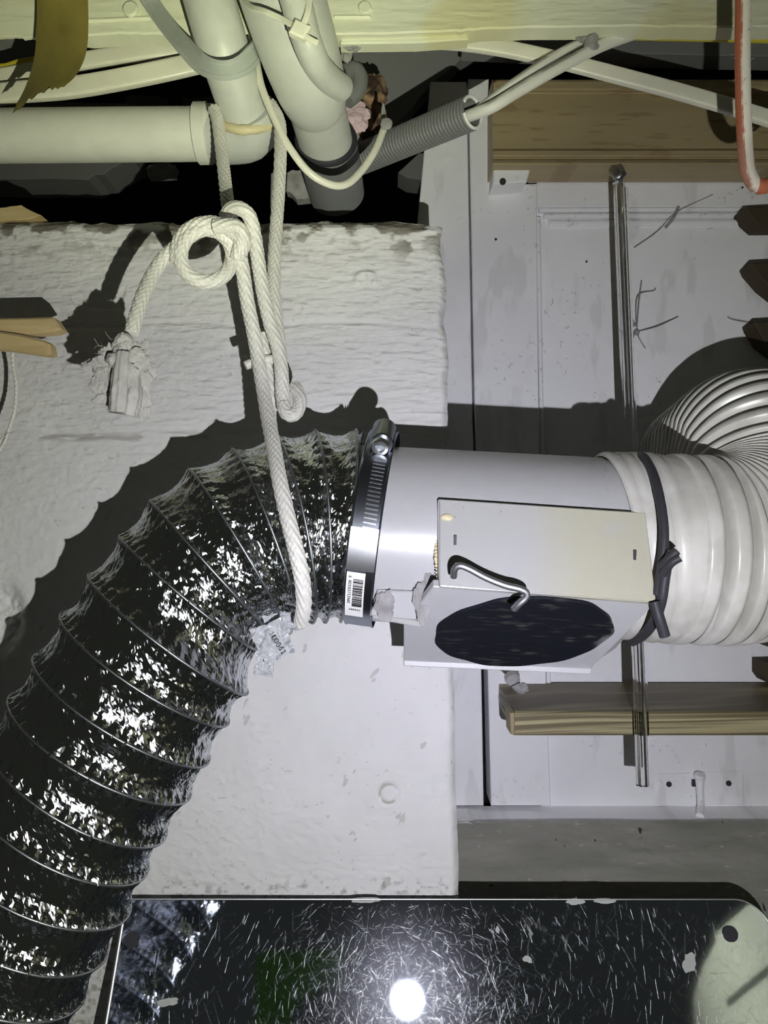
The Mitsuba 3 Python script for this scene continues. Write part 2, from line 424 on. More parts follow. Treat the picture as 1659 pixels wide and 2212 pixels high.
# ------------------------------------------------------------------ plaster block (left wall)
def plaster_wall():
    nu, nv = 330, 420
    u, v = np.meshgrid(np.linspace(0, 1, nu), np.linspace(0, 1, nv), indexing='ij')
    zb, zt0 = -0.40, P(0, 468, DW)[2]
    x0 = P(-260, 0, DW)[0]
    v_ = v
    z = zb + (zt0 - zb) * v_
    pxe = 957 + (z - zt0) / (zb - zt0) * 46
    pxe = pxe + 14 * (meshkit.fbm(np.stack([z * 38, z * 0, z * 0 + 2.2], -1), 4, 3) - 0.5) * np.where(z > 0.03, 1.6, 0.5)
    xe = (pxe - CX) / F * DW
    x = x0 + (xe - x0) * u
    z = z + v_ ** 8 * 0.016 * (meshkit.fbm(np.stack([x * 30, x * 0, x * 0 + 5], -1), 4, 5) - 0.55)
    q = np.stack([x, z * 0, z], -1)
    up = np.clip((z + 0.02) / 0.08, 0, 1)
    y = 0.0009 * (meshkit.fbm(q * [28, 1, 55], 5, 1) - 0.5) * (0.35 + 0.65 * up) + 0.0012 * (meshkit.fbm(q * [70, 1, 330], 4, 2) - 0.5) * (0.15 + 0.85 * up)
    # board marks of the formwork
    for zz, dpt in ((P(0, 932, DW)[2], .0012), (P(0, 700, DW)[2], .0016)):
        y += dpt * np.exp(-((z - zz + 0.0015 * np.sin(x * 55)) / 0.0011) ** 2)
    # broken patch at the left, small dents, the filled round hole
    cx_, cz_ = P(8, 1335, DW)[[0, 2]]
    y += 0.007 * np.exp(-(((x - cx_) / 0.012) ** 2 + ((z - cz_) / 0.022) ** 2) ** 2) * (0.6 + meshkit.fbm(q * 260, 3, 9))
    cx_, cz_ = P(840, 1715, DW)[[0, 2]]
    rr = np.hypot(x - cx_, z - cz_)
    y += 0.0012 * np.exp(-((rr - 0.0064) / 0.0009) ** 2)
    cx_, cz_ = P(790, 608, DW)[[0, 2]]
    rr = np.hypot(x - cx_, (z - cz_))
    y -= 0.0018 * np.exp(-((rr - 0.006) / 0.002) ** 2) * (z > cz_ - .002)
    # rounded arris
    ed = np.maximum(0, 1 - (zt0 - z) / 0.010) ** 2 * 0.010 + np.maximum(0, 1 - (xe - x) / 0.006) ** 2 * 0.005
    y = y + ed * (0.7 + 0.6 * meshkit.fbm(q * 120, 3, 4))
    g = np.stack([x, DW + y, z], -1)
    f = []
    idx = np.arange(nu * nv).reshape(nu, nv)
    a, b, c, d = idx[:-1, :-1].ravel(), idx[1:, :-1].ravel(), idx[1:, 1:].ravel(), idx[:-1, 1:].ravel()
    f += [np.stack([a, b, c], 1), np.stack([a, c, d], 1)]
    V = [g.reshape(-1, 3)]
    n0 = nu * nv
    top = g[:, -1].copy(); top2 = top + [0, 0.11, -0.001]
    right = g[-1, ::-1].copy(); right2 = right + [0, 0.125, 0]
    for e, e2 in ((top, top2), (right, right2)):
        m = len(e)
        V += [e, e2]
        i = np.arange(m - 1) + n0
        f += [np.stack([i, i + 1, i + 1 + m], 1), np.stack([i, i + 1 + m, i + m], 1)]
        n0 += 2 * m
    return tm(np.vstack(V), np.vstack(f))
obj('wall_left', plaster_wall(), B('plaster'), smooth=55, kind='structure', label='rough white plastered block wall behind the foil duct')

# ------------------------------------------------------------------ door, jamb and sill at the right
def door_part(name, pix, d, th, parent, bev=0.0008, mat='door_paint', **k):
    return obj(name, slab(pix, d, th, bev), B(mat), parent, **k)

jamb = thing('trim_1', 'white painted wooden door jamb of two upright boards beside the plaster wall', None, kind='structure')
door_part('jamb_board', [(930, 176), (1008, 176), (1021, 900), (1040, 1450), (1045, 1741), (900, 1741), (900, 500)], 0.657, 0.03, jamb)
door_part('jamb_board', [(1012, 170), (1056, 170), (1062, 400), (1160, 396), (1162, 700), (1167, 1100), (1190, 1741), (1061, 1741), (1054, 1450), (1026, 900)], 0.655, 0.03, jamb)
obj('joint_back', slab([(985, 150), (1075, 150), (1075, 1760), (985, 1760)], 0.690, 0.006), B('painted_dark'), jamb)
door = thing('door_1', 'white painted panelled door with a moulded top edge', None, kind='structure')
door_part('panel', [(1140, 360), (1900, 360), (1900, 1750), (1170, 1750)], 0.664, 0.02, door)
door_part('rail', [(1160, 388), (1900, 388), (1900, 446), (1160, 446)], 0.657, 0.008, door)
for i, (ya, yb, dd) in enumerate(((446, 456, .6575), (459, 470, .659), (474, 487, .6605))):
    door_part('moulding', [(1165 + 10 * i, ya), (1900, ya - 3), (1900, yb - 3), (1165 + 10 * i, yb)], dd, 0.008, door, bev=0.0016)
obj('bead', tube(A((1163, 470, .659), (1168, 800, .659), (1174, 1100, .659), (1186, 1500, .659)), 0.0019, 12, 0.004), B('door_paint'), door)
sill = thing('trim_2', 'white sill strip over rough grey cement below the door', None, kind='structure')
edge = [(960, 1780), (1010, 1776), (1040, 1786), (1090, 1790), (1150, 1788), (1240, 1793), (1330, 1790), (1420, 1788), (1500, 1786), (1560, 1790), (1660, 1790), (1900, 1792)]
tops = A(*[(x, 1741, DD + .004) for x, _ in edge]); frs = A(*[(x, y, 0.619) for x, y in edge]); lows = frs + [0, .01, -.012]
obj('sill_top', skin(np.array([tops, frs, lows]), cap=False, closed_u=False), B('door_paint'), sill, smooth=False)
nx, nz = 160, 60
cu, cv = np.meshgrid(np.linspace(0, 1, nx), np.linspace(0, 1, nz), indexing='ij')
xa, xb = P(930, 0, .6)[0], P(1950, 0, .6)[0]
cx2 = xa + (xb - xa) * cu
ytop, zt, ybot, zb2 = 0.621, P(0, 1776, 0.619)[2], 0.556, P(0, 2260, .556)[2]
cz2 = zt + (zb2 - zt) * cv
cy2 = ytop + (ybot - ytop) * np.minimum(1, cv * 1.9) + 0.005 * (meshkit.fbm(np.stack([cx2 * 25, cz2 * 0, cz2 * 70], -1), 5, 3) - 0.5)
obj('cement_face', skin(np.stack([cx2, cy2, cz2], -1), cap=False, closed_u=False), B('cement'), sill, smooth=True)

for hx, hy, hr in ((1071, 517, .0011), (1267, 565, .0009), (1604, 405, .0009)):
    obj('nail_hole', lathe([(-.0003, .0001), (-.0003, hr), (.0006, hr), (.0006, .0001)], P(hx, hy, .6548 if hx < 1160 else (.6638 if hy > 500 else .6568)), [0, 1, 0], 12), B('black_rubber'), door)

# latch plate and bolt painted over on the door bottom
latch = thing('door_latch', 'white painted bolt latch with two screw holes at the foot of the door', 'latch')
obj('plate', slab([(1420, 1672), (1606, 1665), (1608, 1738), (1424, 1742)], 0.6625, 0.002, 0.0007), B('door_paint'), latch)
for hx, hy in ((1445, 1694), (1574, 1692)):
    obj('screw_hole', lathe([(-.0007, 0.0001), (-.0007, .0023), (.0006, .0024), (.0006, .0001)], P(hx, hy, 0.6622), [0, 1, 0], 20), B('black_rubber'), latch, label='dark screw hole')
obj('bolt', tube(A((1512, 1672, .657), (1512, 1700, .656), (1514, 1740, .652), (1512, 1764, .640)), [.0046, .0032, .0030, .0034], 18), B('door_paint'), latch)
obj('bolt_knob', lathe([(0, .0001), (0, .0042), (.002, .0048), (.004, .0042), (.0044, .0001)], P(1512, 1672, .655), [0, 0.2, -1], 20), B('door_paint'), latch)
obj('keeper', slab([(1497, 1686), (1504, 1686), (1504, 1700), (1497, 1700)], 0.659, 0.004), B('black_rubber'), latch)

# ------------------------------------------------------------------ upper and lower wooden trims on the door
head = thing('wood_pelmet', 'brown wood grain pelmet board across the top of the door', 'pelmet')
def profile_board(prof, xl, xr):
    """prof: (py, d) from the top of the face to its back lower edge; extruded along x between two distances."""
    p = np.array([P(CX, y, d) for y, d in prof])
    l = p.copy(); r = p.copy()
    l[:, 0] = xl; r[:, 0] = xr
    return skin(np.array([l, r]), cap=True)
prof = []
for y, d in ((172, .628), (172, .622), (176, .620), (190, .620), (197, .622), (199, .6255), (203, .6265), (321, .6265), (323, .6245), (326, .6222), (333, .6222), (334, .6255), (337, .6262), (344, .626), (346, .6225), (352, .621), (356, .622)):
    prof.append((y, d))
zlow = P(0, 356, .622)[2]
back = [(CY - zlow * F / .655, .655), (CY - P(0, 172, .628)[2] * F / .655, .655)]
obj('board', profile_board(prof + back, P(1065, 0, .622)[0], 0.42), B('wood_veneer'), head, smooth=False)
brk = thing('corner_block', 'white painted block under the left end of the wood pelmet', 'block')
obj('block', slab([(1066, 360), (1148, 358), (1138, 392), (1064, 398)], 0.632, 0.024, 0.001), B('door_paint'), brk)
obj('nail', lathe([(-.0006, .0001), (-.0006, .0026), (.001, .0027), (.001, .0001)], P(1086, 392, .6315), [0.2, 1, 0.1], 14), B('black_rubber'), brk)

shelf = thing('wood_shelf', 'yellow grained wood ledge across the lower door under the white plastic box', 'shelf')
ztop = P(0, 1474, .66)[2]
df = 0.5635
pr = np.array([[0, .659, ztop], [0, df + .001, ztop], [0, df, ztop - .001], [0, df, P(0, 1589, df)[2] + .001], [0, df + .001, P(0, 1589, df)[2]], [0, .659, P(0, 1589, df)[2]]])
l = pr.copy(); r = pr.copy(); l[:, 0] = P(1112, 0, df)[0]; l[0, 0] = l[5, 0] = P(1092, 0, .62)[0]; r[:, 0] = .42
obj('ledge', skin(np.array([l, r])), B('wood_light'), shelf, smooth=False)
obj('end_cap', slab([(1101, 1540), (1112, 1540), (1112, 1589), (1103, 1586)], df - .0005, 0.02, .0006), B('wood_veneer'), shelf, label='darker brown end of the ledge')

# slat ends at the right edge; their shadow is put into outline and colour
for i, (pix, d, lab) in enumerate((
        ([(1609, 448), (1760, 438), (1760, 487), (1644, 488), (1624, 470)], .640, 'broken wood slat end with shade put into its dark brown below the orange cord'),
        ([(1624, 568), (1760, 560), (1760, 640), (1690, 640), (1659, 616), (1630, 582)], .638, 'broken wood slat end with shade put into its dark brown, middle one of three at the right edge'),
        ([(1631, 695), (1760, 688), (1760, 780), (1700, 775), (1654, 740), (1634, 706)], .636, 'broken wood slat end with shade put into its dark brown just above the white ribbed hose'),
        ([(1643, 1327), (1760, 1322), (1760, 1400), (1668, 1400), (1648, 1350)], .640, 'wood slat end with shade put into its dark colour just below the white ribbed hose'),
        ([(1652, 1430), (1760, 1428), (1760, 1475), (1662, 1476), (1652, 1462)], .640, 'wood slat end with shade put into its dark colour just above the lower wood ledge'))):
    obj('slat_end', slab(pix, d, 0.022, .0008), B('wood_with_shade'), cat='wood slat', group='dark slat ends on the door', label=lab)

# ------------------------------------------------------------------ clear rod
rod = thing('clear_rod', 'clear plastic rod hanging upright in front of the door behind the pipe', 'rod')
rp = A((1336, 395, .606), (1360, 980, .585), (1381, 1500, .553), (1388, 1697, .545))
flute = lambda th, s: 1 + 0.10 * np.cos(6 * th)
obj('shaft', tube(rp, 0.0042, 36, 0.02, shape=flute), B('clear_rod'), rod, smooth=25)
obj('shaft_rib', tube(A((1349, 405, .609), (1372, 980, .588), (1393, 1500, .557), (1399, 1697, .549)), 0.0022, 16, 0.02), B('clear_rod'), rod, smooth=25)
obj('hanger', tube(A((1330, 362, .625), (1326, 372, .612), (1334, 384, .606), (1344, 376, .606), (1338, 362, .622)), 0.0028, 12), B('hook_steel'), rod)
obj('hook_pin', tube(A((1341, 386, .602), (1352, 373, .600)), 0.0011, 10), B('black_rubber'), rod, label='small dark pin')

# ------------------------------------------------------------------ dark cavity above the wall
cav = obj('wall_back', slab([(-400, -700), (2200, -700), (2200, 1300), (-400, 1300)], 1.25, 0.05, 0), B('painted_dark'), kind='structure', label='back of the cavity above the wall with its darkness painted near black')
obj('joist', slab(jag([(-260, 215), (290, 222)], 1.0, 6, 1) + jag([(284, 340), (190, 388), (-260, 384)], 2, 6, 2), 0.66, 0.04), B('grey_timber'), label='grey dusty timber joist in the dark behind the white horizontal pipe', cat='joist')
deck = slab(jag([(735, 95), (1046, 104)], 1, 4, 3) + jag([(1000, 122), (930, 186), (842, 280), (800, 330), (740, 330)], 2, 4, 4), 0.67, 0.02)  # right side cut along the conduit's shadow line: the shade is in the outline
obj('deck_board', deck, B('grey_deck'), label='grey deck board with a cast shadow cut out of its shape between the thick pipe and the ribbed conduit', cat='board')
obj('deck_board', slab([(1000, 60), (1900, 60), (1900, 125), (1580, 120), (1250, 112), (1000, 100)], 0.62, 0.02), B('grey_deck'), label='grey board edge behind the yellow cable at the upper right', cat='board')
obj('deck_board', slab([(-260, 60), (420, 60), (350, 96), (190, 112), (-260, 108)], 0.60, 0.02), B('grey_deck'), label='grey board edge behind the flat cables at the upper left', cat='board')
obj('rubble', slab(jag([(620, 372), (650, 365), (692, 424)], 2.5, 5, 5) + jag([(640, 430), (618, 412)], 2, 3, 6), 0.60, 0.012), B('lint'), label='pale triangular chip standing behind the right rope strand', cat='rubble')
obj('rubble', slab(jag([(316, 362), (345, 352), (378, 356), (376, 376)], 2, 4, 8) + [(318, 380)], 0.66, 0.012), B('lint'), label='pale chip under the white horizontal pipe', cat='rubble')
obj('rubble', slab(jag([(585, 375), (600, 370), (606, 440)], 2, 5, 9) + [(584, 446)], 0.60, 0.01), B('lint'), label='crumbly pale chip just left of the right rope strand', cat='rubble')
obj('rubble', slab(jag([(-60, 452), (0, 448), (45, 442), (88, 464)], 1.5, 4, 10) + jag([(60, 474), (-60, 480)], 1, 3, 2), 0.524, 0.02), B('stick_wood'), label='tan chip lying on top of the plaster wall at the left edge', cat='rubble')
obj('timber_post', slab([(905, 330), (922, 330), (924, 390), (880, 384), (860, 372)], 0.66, 0.03), B('grey_timber'), label='grey timber stub in the dark beside the door jamb', cat='timber')

# ------------------------------------------------------------------ painted beam across the top
beam = thing('ceiling_beam', 'cream painted beam across the top of the picture', 'beam')
low = jag([(1900, 52), (1560, 58), (1400, 56), (1180, 58), (1040, 62), (985, 66), (740, 74), (560, 74), (420, 76), (330, 72), (270, 72), (200, 76), (90, 70)], 1.1, 6, 11)
obj('face_board', slab([(90, -260), (1900, -260)] + low, 0.500, 0.014, 0.001), B('board_paint'), beam)
obj('lower_lip', slab([(735, 58), (1010, 62), (1012, 84), (900, 92), (735, 94)], 0.505, 0.010, 0.001), B('board_paint'), beam)
obj('cast_rib', slab([(183, 38), (325, 32), (325, 40), (183, 47)], 0.4985, 0.004, .0009), B('board_paint'), beam)
obj('cast_rib', slab([(720, 30), (800, 30), (802, 38), (720, 38)], 0.4985, 0.004, .0009), B('board_paint'), beam)
obj('cast_boss', lathe([(-.0016, .0001), (-.0016, .004), (-.0006, .0052), (.002, .0053), (.002, .0001)], P(282, 20, .4985), [0, 1, 0], 24), B('board_paint'), beam)
obj('cast_boss', lathe([(-.001, .0001), (-.001, .0035), (.0, .0044), (.002, .0045), (.002, .0001)], P(788, 16, .4985), [0, 1, 0], 24), B('board_paint'), beam)
obj('packing_sheet', slab([(-260, -260), (82, -260), (83, 10), (80, 40)] + jag([(77, 80), (50, 82), (48, 77), (0, 79), (-260, 82)], 1.3, 5, 12), 0.494, 0.003, .0004), B('board_paint'), label='yellowed torn sheet left of the hanging tape', cat='sheet')

# ------------------------------------------------------------------ cables
def cable(name, pts, w, h, mat, label, cat='cable', **k):
    return obj(name, flat_tube(A(*pts), w, h), B(mat), label=label, cat=cat, smooth=50, **k)
cable('yellow_cable', [(1000, 72, .535), (1200, 71, .535), (1400, 73, .535), (1660, 79, .535), (1900, 84, .535)], .0085, .004, 'yellow_cable', 'yellow flat cable running under the cream beam')
cable('yellow_cable', [(-260, 240, .54), (-40, 172, .54), (20, 160, .54), (52, 150, .542), (110, 142, .545)], .015, .005, 'yellow_cable', 'short yellow cable left of the hanging tape')
cable('flat_cable', [(-260, 246, .528), (0, 204, .528), (150, 190, .526), (290, 166, .526), (420, 138, .53), (520, 112, .54)], .0140, .007, 'cable', 'lower cream flat cable curving behind the grey strap')
cable('flat_cable', [(-260, 206, .537), (0, 168, .537), (110, 146, .537), (220, 126, .536), (330, 110, .536), (420, 100, .54), (500, 90, .55)], .0120, .006, 'cable', 'upper cream flat cable curving behind the grey strap')
cable('flat_cable', [(690, 98, .55), (760, 90, .535), (850, 86, .53), (960, 89, .526), (1060, 100, .524), (1180, 124, .522), (1330, 162, .521), (1480, 202, .520), (1680, 262, .519), (1900, 335, .52)], .0104, .006, 'cable', 'long white flat cable sloping down across the wood pelmet')
COND = [((P(1020, 243, .512) + (P(735, 362, .60) - P(1020, 243, .512)) * t)) for t in (.04, .3)]
COND = [(CX + F * q[0] / q[1], CY - F * q[2] / q[1] + 4, q[1]) for q in COND]
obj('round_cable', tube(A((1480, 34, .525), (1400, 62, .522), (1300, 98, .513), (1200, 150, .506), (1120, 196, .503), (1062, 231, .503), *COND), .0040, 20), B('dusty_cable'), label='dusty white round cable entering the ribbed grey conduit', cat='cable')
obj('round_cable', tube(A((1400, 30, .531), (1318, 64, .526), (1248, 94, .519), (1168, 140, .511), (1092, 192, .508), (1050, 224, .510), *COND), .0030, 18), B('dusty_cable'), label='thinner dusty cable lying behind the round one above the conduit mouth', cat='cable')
obj('dust_tuft', cat_([blob(P(1280, 92, .508), .004, .6, 300, 3, 3, (1.2, .5, 1.6)), blob(P(1262, 84, .511), .0035, .6, 300, 5, 3, (1.6, .5, .8))] +
    [tube(A((1275 + random.uniform(-20, 20), 90 + random.uniform(-15, 15), .507), (1275 + random.uniform(-45, 45), 90 + random.uniform(-30, 35), .505)), .0003, 6) for _ in range(0)]), B('lint'), label='tuft of grey lint on the cables above the wood pelmet', cat='lint')

# ribbed conduit with its open mouth
cond = thing('ribbed_conduit', 'grey ribbed conduit with open mouth and a cable coming out', 'conduit')
ca, cb = P(1020, 243, .512), P(735, 362, .60)
ax = unit(cb - ca); L = np.linalg.norm(cb - ca)
R0 = .0107
pf = [(0.0002, R0 * .80), (0, R0)]
nr = 46
for i in range(nr):
    s = L * (i + .5) / nr
    pf += [(s - L / nr * .3, R0 * 1.0), (s, R0 * 1.055), (s + L / nr * .3, R0 * 1.0)]
pf += [(L, R0), (L, R0 * .8), (L * .5, R0 * .8)]
th = np.linspace(0, 2 * np.pi, 48, endpoint=False)
u_ = unit(np.cross(ax, [0, 0, 1])); v_ = np.cross(ax, u_)
rings = np.array([ca + ax * s + r * (np.cos(th)[:, None] * u_ + np.sin(th)[:, None] * v_) for s, r in pf + [(0.0002, R0 * .80)]])
obj('tube', skin(rings, cap=False), B('dark_grey_pipe'), cond, smooth=35)
obj('rim', tube(np.array([ca - ax * .0003 + R0 * .93 * (np.cos(t) * u_ + np.sin(t) * v_) for t in np.linspace(-2.75, 2.75, 40)]), .0011, 10, raw=True), B('white_paint'), cond, label='pale cut rim of the mouth')

# ------------------------------------------------------------------ waste pipes at the upper left
pipe_h = thing('waste_pipe', 'dusty white horizontal waste pipe with elbow at the upper left', 'pipe')
obj('pipe', tube(A((-320, 296, .52), (0, 294, .52), (430, 290, .52)), .0172, 48, .02), B('dusty_pipe'), pipe_h, smooth=45)
c0, c1 = P(425, 289, .52), P(600, 285, .52)
obj('socket', lathe([(0, .0001), (0, .0190), (.0005, .0196), (.0085, .0196), (.0085, .0185), (.0150, .0182), (.0152, .0001)], c0, c1 - c0, 48), B('dusty_pipe'), pipe_h, smooth=40)
obj('elbow', tube(A((450, 290, .52), (495, 292, .519), (532, 286, .516), (545, 266, .510), (536, 240, .503)), [.0182, .0184, .0186, .0184, .0180], 44), B('grey_pipe'), pipe_h, smooth=45)
obj('glue_ring', tube(np.array([P(533, 262, .5075) + .0176 * (np.cos(t) * unit([1, 0, -.05]) + np.sin(t) * unit(np.cross(unit([1, 0, -.05]), unit(P(465, 60, .472) - P(533, 262, .508))))) * (1 + .03 * math.sin(5 * t)) for t in np.linspace(0, 2 * np.pi, 60)]), .0028, 10, raw=True, shape=lambda th, s: 1 + .5 * (meshkit.fbm(np.stack([np.cos(th) + s * 0, np.sin(th) + s * 0, s * 260 + th * 0], -1), 3) - .3)), B('glue'), pipe_h, label='lumpy yellow glue ring where the upright pipe enters the elbow')
obj('riser', tube(A((400, -220, .462), (437, -60, .468), (478, 90, .476), (534, 262, .508)), .0160, 44, .006), B('grey_pipe'), pipe_h, smooth=45)

strap = thing('pipe_strap', 'grey plastic strap holding the rising waste pipe to the beam', 'strap')
sp = A((300, -40, .497), (330, 10, .496), (366, 60, .486), (400, 100, .474), (432, 135, .464), (465, 150, .458), (500, 150, .4565), (528, 138, .460), (548, 118, .470), (556, 104, .484))
nrm_s = np.array([[.15, -1, .0], [.1, -1, .1], [.1, -1, .1], [.0, -1, .0], [-.5, -1, -.1], [-.25, -1, -.1], [.1, -1, -.1], [.5, -1, -.05], [1.2, -.9, 0], [1.5, -.5, 0]])
sq = spline(np.hstack([sp, nrm_s]), .002)
t_ = np.gradient(sq[:, :3], axis=0); t_ /= np.linalg.norm(t_, axis=1, keepdims=True)
nn_ = sq[:, 3:] - (sq[:, 3:] * t_).sum(1, keepdims=True) * t_; nn_ /= np.linalg.norm(nn_, axis=1, keepdims=True)
w_ = np.cross(t_, nn_)
hw, ht = .0058, .0007
sec = [(-1, -1), (-.92, 1), (-.55, 1), (-.5, .4), (.5, .4), (.55, 1), (.92, 1), (1, -1)]
obj('band', skin(np.stack([sq[:, :3] + a * hw * w_ + b * ht * nn_ for a, b in sec], 1)), B('grey_strap'), strap, smooth=35)

thick = thing('drain_pipe', 'thick grey drain pipe rising to the right of the strapped pipe', 'pipe')
obj('body', tube(A((560, -200, .452), (600, -40, .462), (640, 90, .475), (672, 190, .495), (684, 228, .51)), [.0262, .0258, .0250, .0228, .0196], 52, .004), B('grey_pipe'), thick, smooth=45)
obj('neck', tube(A((676, 200, .50), (692, 262, .525), (704, 310, .545)), .0192, 44), B('grey_pipe'), thick, smooth=45)
obj('seal', tube(np.array([P(704, 302, .543) + .0198 * (np.cos(t) * unit([1, .1, .12]) + np.sin(t) * unit(np.cross(unit([1, .1, .12]), unit(P(676, 200, .50) - P(704, 310, .545))))) for t in np.linspace(0, 2 * np.pi, 50)]), .0026, 10, raw=True), B('black_rubber'), thick, label='black rubber seal ring')
obj('socket', tube(A((702, 300, .552), (714, 350, .57), (728, 420, .60)), [.0222, .0222, .0215], 44), B('dark_grey_pipe'), thick, smooth=45)
sheath = obj('grey_conduit', tube(A((596, -120, .425), (630, -30, .432), (652, 50, .437), (664, 92, .440), (685, 140, .452), (712, 172, .468), (738, 190, .482)), [.0095, .0092, .0088, .0085, .0083, .0083, .0080], 32), B('grey_pipe'), smooth=45, label='slim grey conduit zip-tied onto the thick drain pipe', cat='conduit')
tie = thing('cable_tie', 'white cable tie around the slim conduit and thick drain pipe', 'cable tie')
obj('head', box(P(648, 66, .4275), (.0098, .005, .0086), .0012).apply_transform(trimesh.transformations.rotation_matrix(.45, [0, 1, 0], P(648, 66, .4275))), B('white_plastic'), tie, smooth=20)
obj('tail', flat_tube(A((655, 76, .4262), (672, 86, .4258), (687, 94, .4262)), .0032, .0012), B('white_plastic'), tie)
obj('loop', flat_tube(A((642, 60, .427), (610, 42, .4315), (570, 24, .434), (540, 14, .442), (526, -6, .455)), .0034, .0012), B('white_plastic'), tie)
obj('loop', flat_tube(A((656, 52, .426), (664, 30, .426), (668, 2, .428), (670, -40, .432)), .0034, .0012), B('white_plastic'), tie)

thin = obj('thin_cable', tube(A((540, 60, .505), (555, 140, .492), (566, 190, .487), (590, 250, .482), (620, 310, .480), (665, 370, .482), (712, 398, .488), (748, 398, .494), (780, 370, .502), (810, 325, .510), (830, 276, .52)), .0024, 16), B('cable'), label='thin white cable sagging in a loop below the drain pipe', cat='cable', smooth=45)
obj('cable_stub', cat_([blob(P(836, 268, .515), .0034, .5, 260, 2, 3, (1.1, .6, 1.2)), blob(P(828, 245, .53), .003, .5, 260, 4, 3, (.6, .6, 2.2))]), B('lint'), label='grey fuzzy lump of lint at the end of the thin sagging cable', cat='lint')
obj('curled_hose', tube(A((735, 200, .52), (742, 165, .525), (762, 150, .53), (776, 165, .53), (772, 195, .528), (750, 218, .525)), [.006, .0062, .006, .006, .0058, .0055], 24), B('dark_grey_pipe'), label='short curled grey hose end beside the drain pipe', cat='hose', smooth=45)
obj('rusty_hole_edge', cat_([blob(P(770, 255, .60), .020, .5, 110, 3, 5, (1.0, .5, 1.5)), blob(P(805, 200, .60), .012, .6, 150, 6, 4, (1, .6, 1.2)), blob(P(750, 330, .61), .013, .6, 150, 8, 4, (.9, .6, 1.5))]), B('rust'), label='rusty crumbling edge of the hole beside the drain pipe', cat='rust')
obj('insulation', blob(P(766, 252, .572), .0105, .45, 160, 5, 5, (1.15, .5, 1.0)), B('pink'), label='pink insulation wool stuffed in the rusty hole', cat='insulation')
obj('insulation', blob(P(756, 330, .585), .0105, .6, 200, 12, 4, (.85, .5, 1.5)), B('lint'), label='grey clump of insulation hanging below the pink wool', cat='insulation')
obj('dust_tuft', cat_([blob(P(762, 96, .51), .005, .55, 240, 21, 4, (1.2, .6, 1.0)), blob(P(748, 112, .52), .0055, .55, 240, 22, 4, (.7, .6, 1.2))]), B('lint'), label='tuft of yellowish lint under the beam beside the drain pipe', cat='lint')

# hanging tape strip
tq = A((120, -260, .484), (128, -60, .480), (130, 40, .476), (125, 110, .470), (106, 165, .460), (80, 204, .450))
tw = spline(tq, .003)
n_t = len(tw); k_ = np.linspace(0, 1, n_t)
half = .0147 * (1 + .06 * k_)
side_dir = np.array([np.cos(.28 * k_ ** 3), .15 + 0 * k_, np.sin(.62 * k_ ** 3)]).T
uu = np.linspace(-1, 1, 22)
gs = tw[:, None] + half[:, None, None] * uu[None, :, None] * side_dir[:, None] + np.array([0, .0035, 0]) * (uu ** 2)[None, :, None]
gs[-1, :, 2] += rng.normal(0, .0012, 22) + .0015 * uu
gs[-2, :, 2] += rng.normal(0, .0004, 22)
front_ = gs; back_ = gs + [0, .0004, 0]
obj('hanging_tape', cat_([skin(front_, cap=False, closed_u=False), skin(back_[:, ::-1], cap=False, closed_u=False)]), B('tape'), smooth=40, label='yellow brown strip of tape hanging with a torn lower end at the upper left', cat='tape')

# orange cord with lint
cordp = A((1603, -200, .400), (1605, 0, .400), (1604, 120, .402), (1606, 240, .404), (1611, 340, .406), (1618, 378, .407), (1634, 400, .408), (1654, 402, .409), (1690, 380, .41), (1740, 330, .415))
cord = thing('orange_cord', 'orange cord coated with pale lint on one side hanging at the right edge', 'cord')
obj('cord', tube(cordp, .0039, 28, .002, shape=lambda th, s: 1 + .05 * (meshkit.fbm(np.stack([np.cos(th) * 3 + s * 0, np.sin(th) * 3 + s * 0, s * 800 + th * 0], -1), 3) - .5)), B('cord'), cord, smooth=True)
fz = []
cs = spline(cordp, .0008)
for k in range(240):
    i = rng.integers(0, int(len(cs) * .84)); a = rng.normal(0, 1, 3); a[1] = -abs(a[1]) * .6; a = unit(a)
    p0 = cs[i] + a * .0037
    fz.append(tube(np.array([p0, p0 + a * rng.uniform(.0004, .0014) + rng.normal(0, .0006, 3)]), .00012, 5, raw=True))
obj('lint_fibre', cat_(fz), B('lint'), cord, kind='stuff', label='fine lint fibres')

# ------------------------------------------------------------------ wooden sticks and twine at the left edge
obj('wood_stick', slab([(-260, 676), (-60, 688), (40, 686), (114, 684), (132, 710), (116, 716), (60, 721), (-40, 708), (-260, 700)], .440, .010, .0012), B('stick_wood'), label='flat wooden stick at the left edge, upper of two', cat='wood stick', group='wooden sticks at the left edge')
obj('wood_stick', slab([(-260, 692), (-40, 710), (40, 722), (96, 735), (106, 742), (110, 764), (100, 767), (20, 755), (-60, 748), (-260, 740)], .436, .009, .0012), B('stick_wood'), label='flat wooden stick at the left edge, lower of two', cat='wood stick', group='wooden sticks at the left edge')
def twisted(pts, r, pitch, lobes=3, amp=.28, n=24, step=.0006):
    return tube(pts, r, n, step, shape=lambda th, s: 1 - amp + amp * np.abs(np.cos(lobes / 2 * (th - s / pitch * 2 * np.pi))) * 1.3)
tw_ = thing('twine', 'thin twisted white twine hanging below the wooden sticks', 'twine')
obj('strand', twisted(A((26, 742, .452), (29, 790, .452), (35, 830, .452), (33, 880, .452), (22, 920, .452), (8, 946, .452), (-30, 975, .452)), .0011, .0055, 2), B('rope'), tw_)
obj('loose_end', twisted(A((17, 936, .450), (10, 955, .449), (2, 968, .45), (-12, 985, .45)), .0010, .0055, 2), B('rope'), tw_)

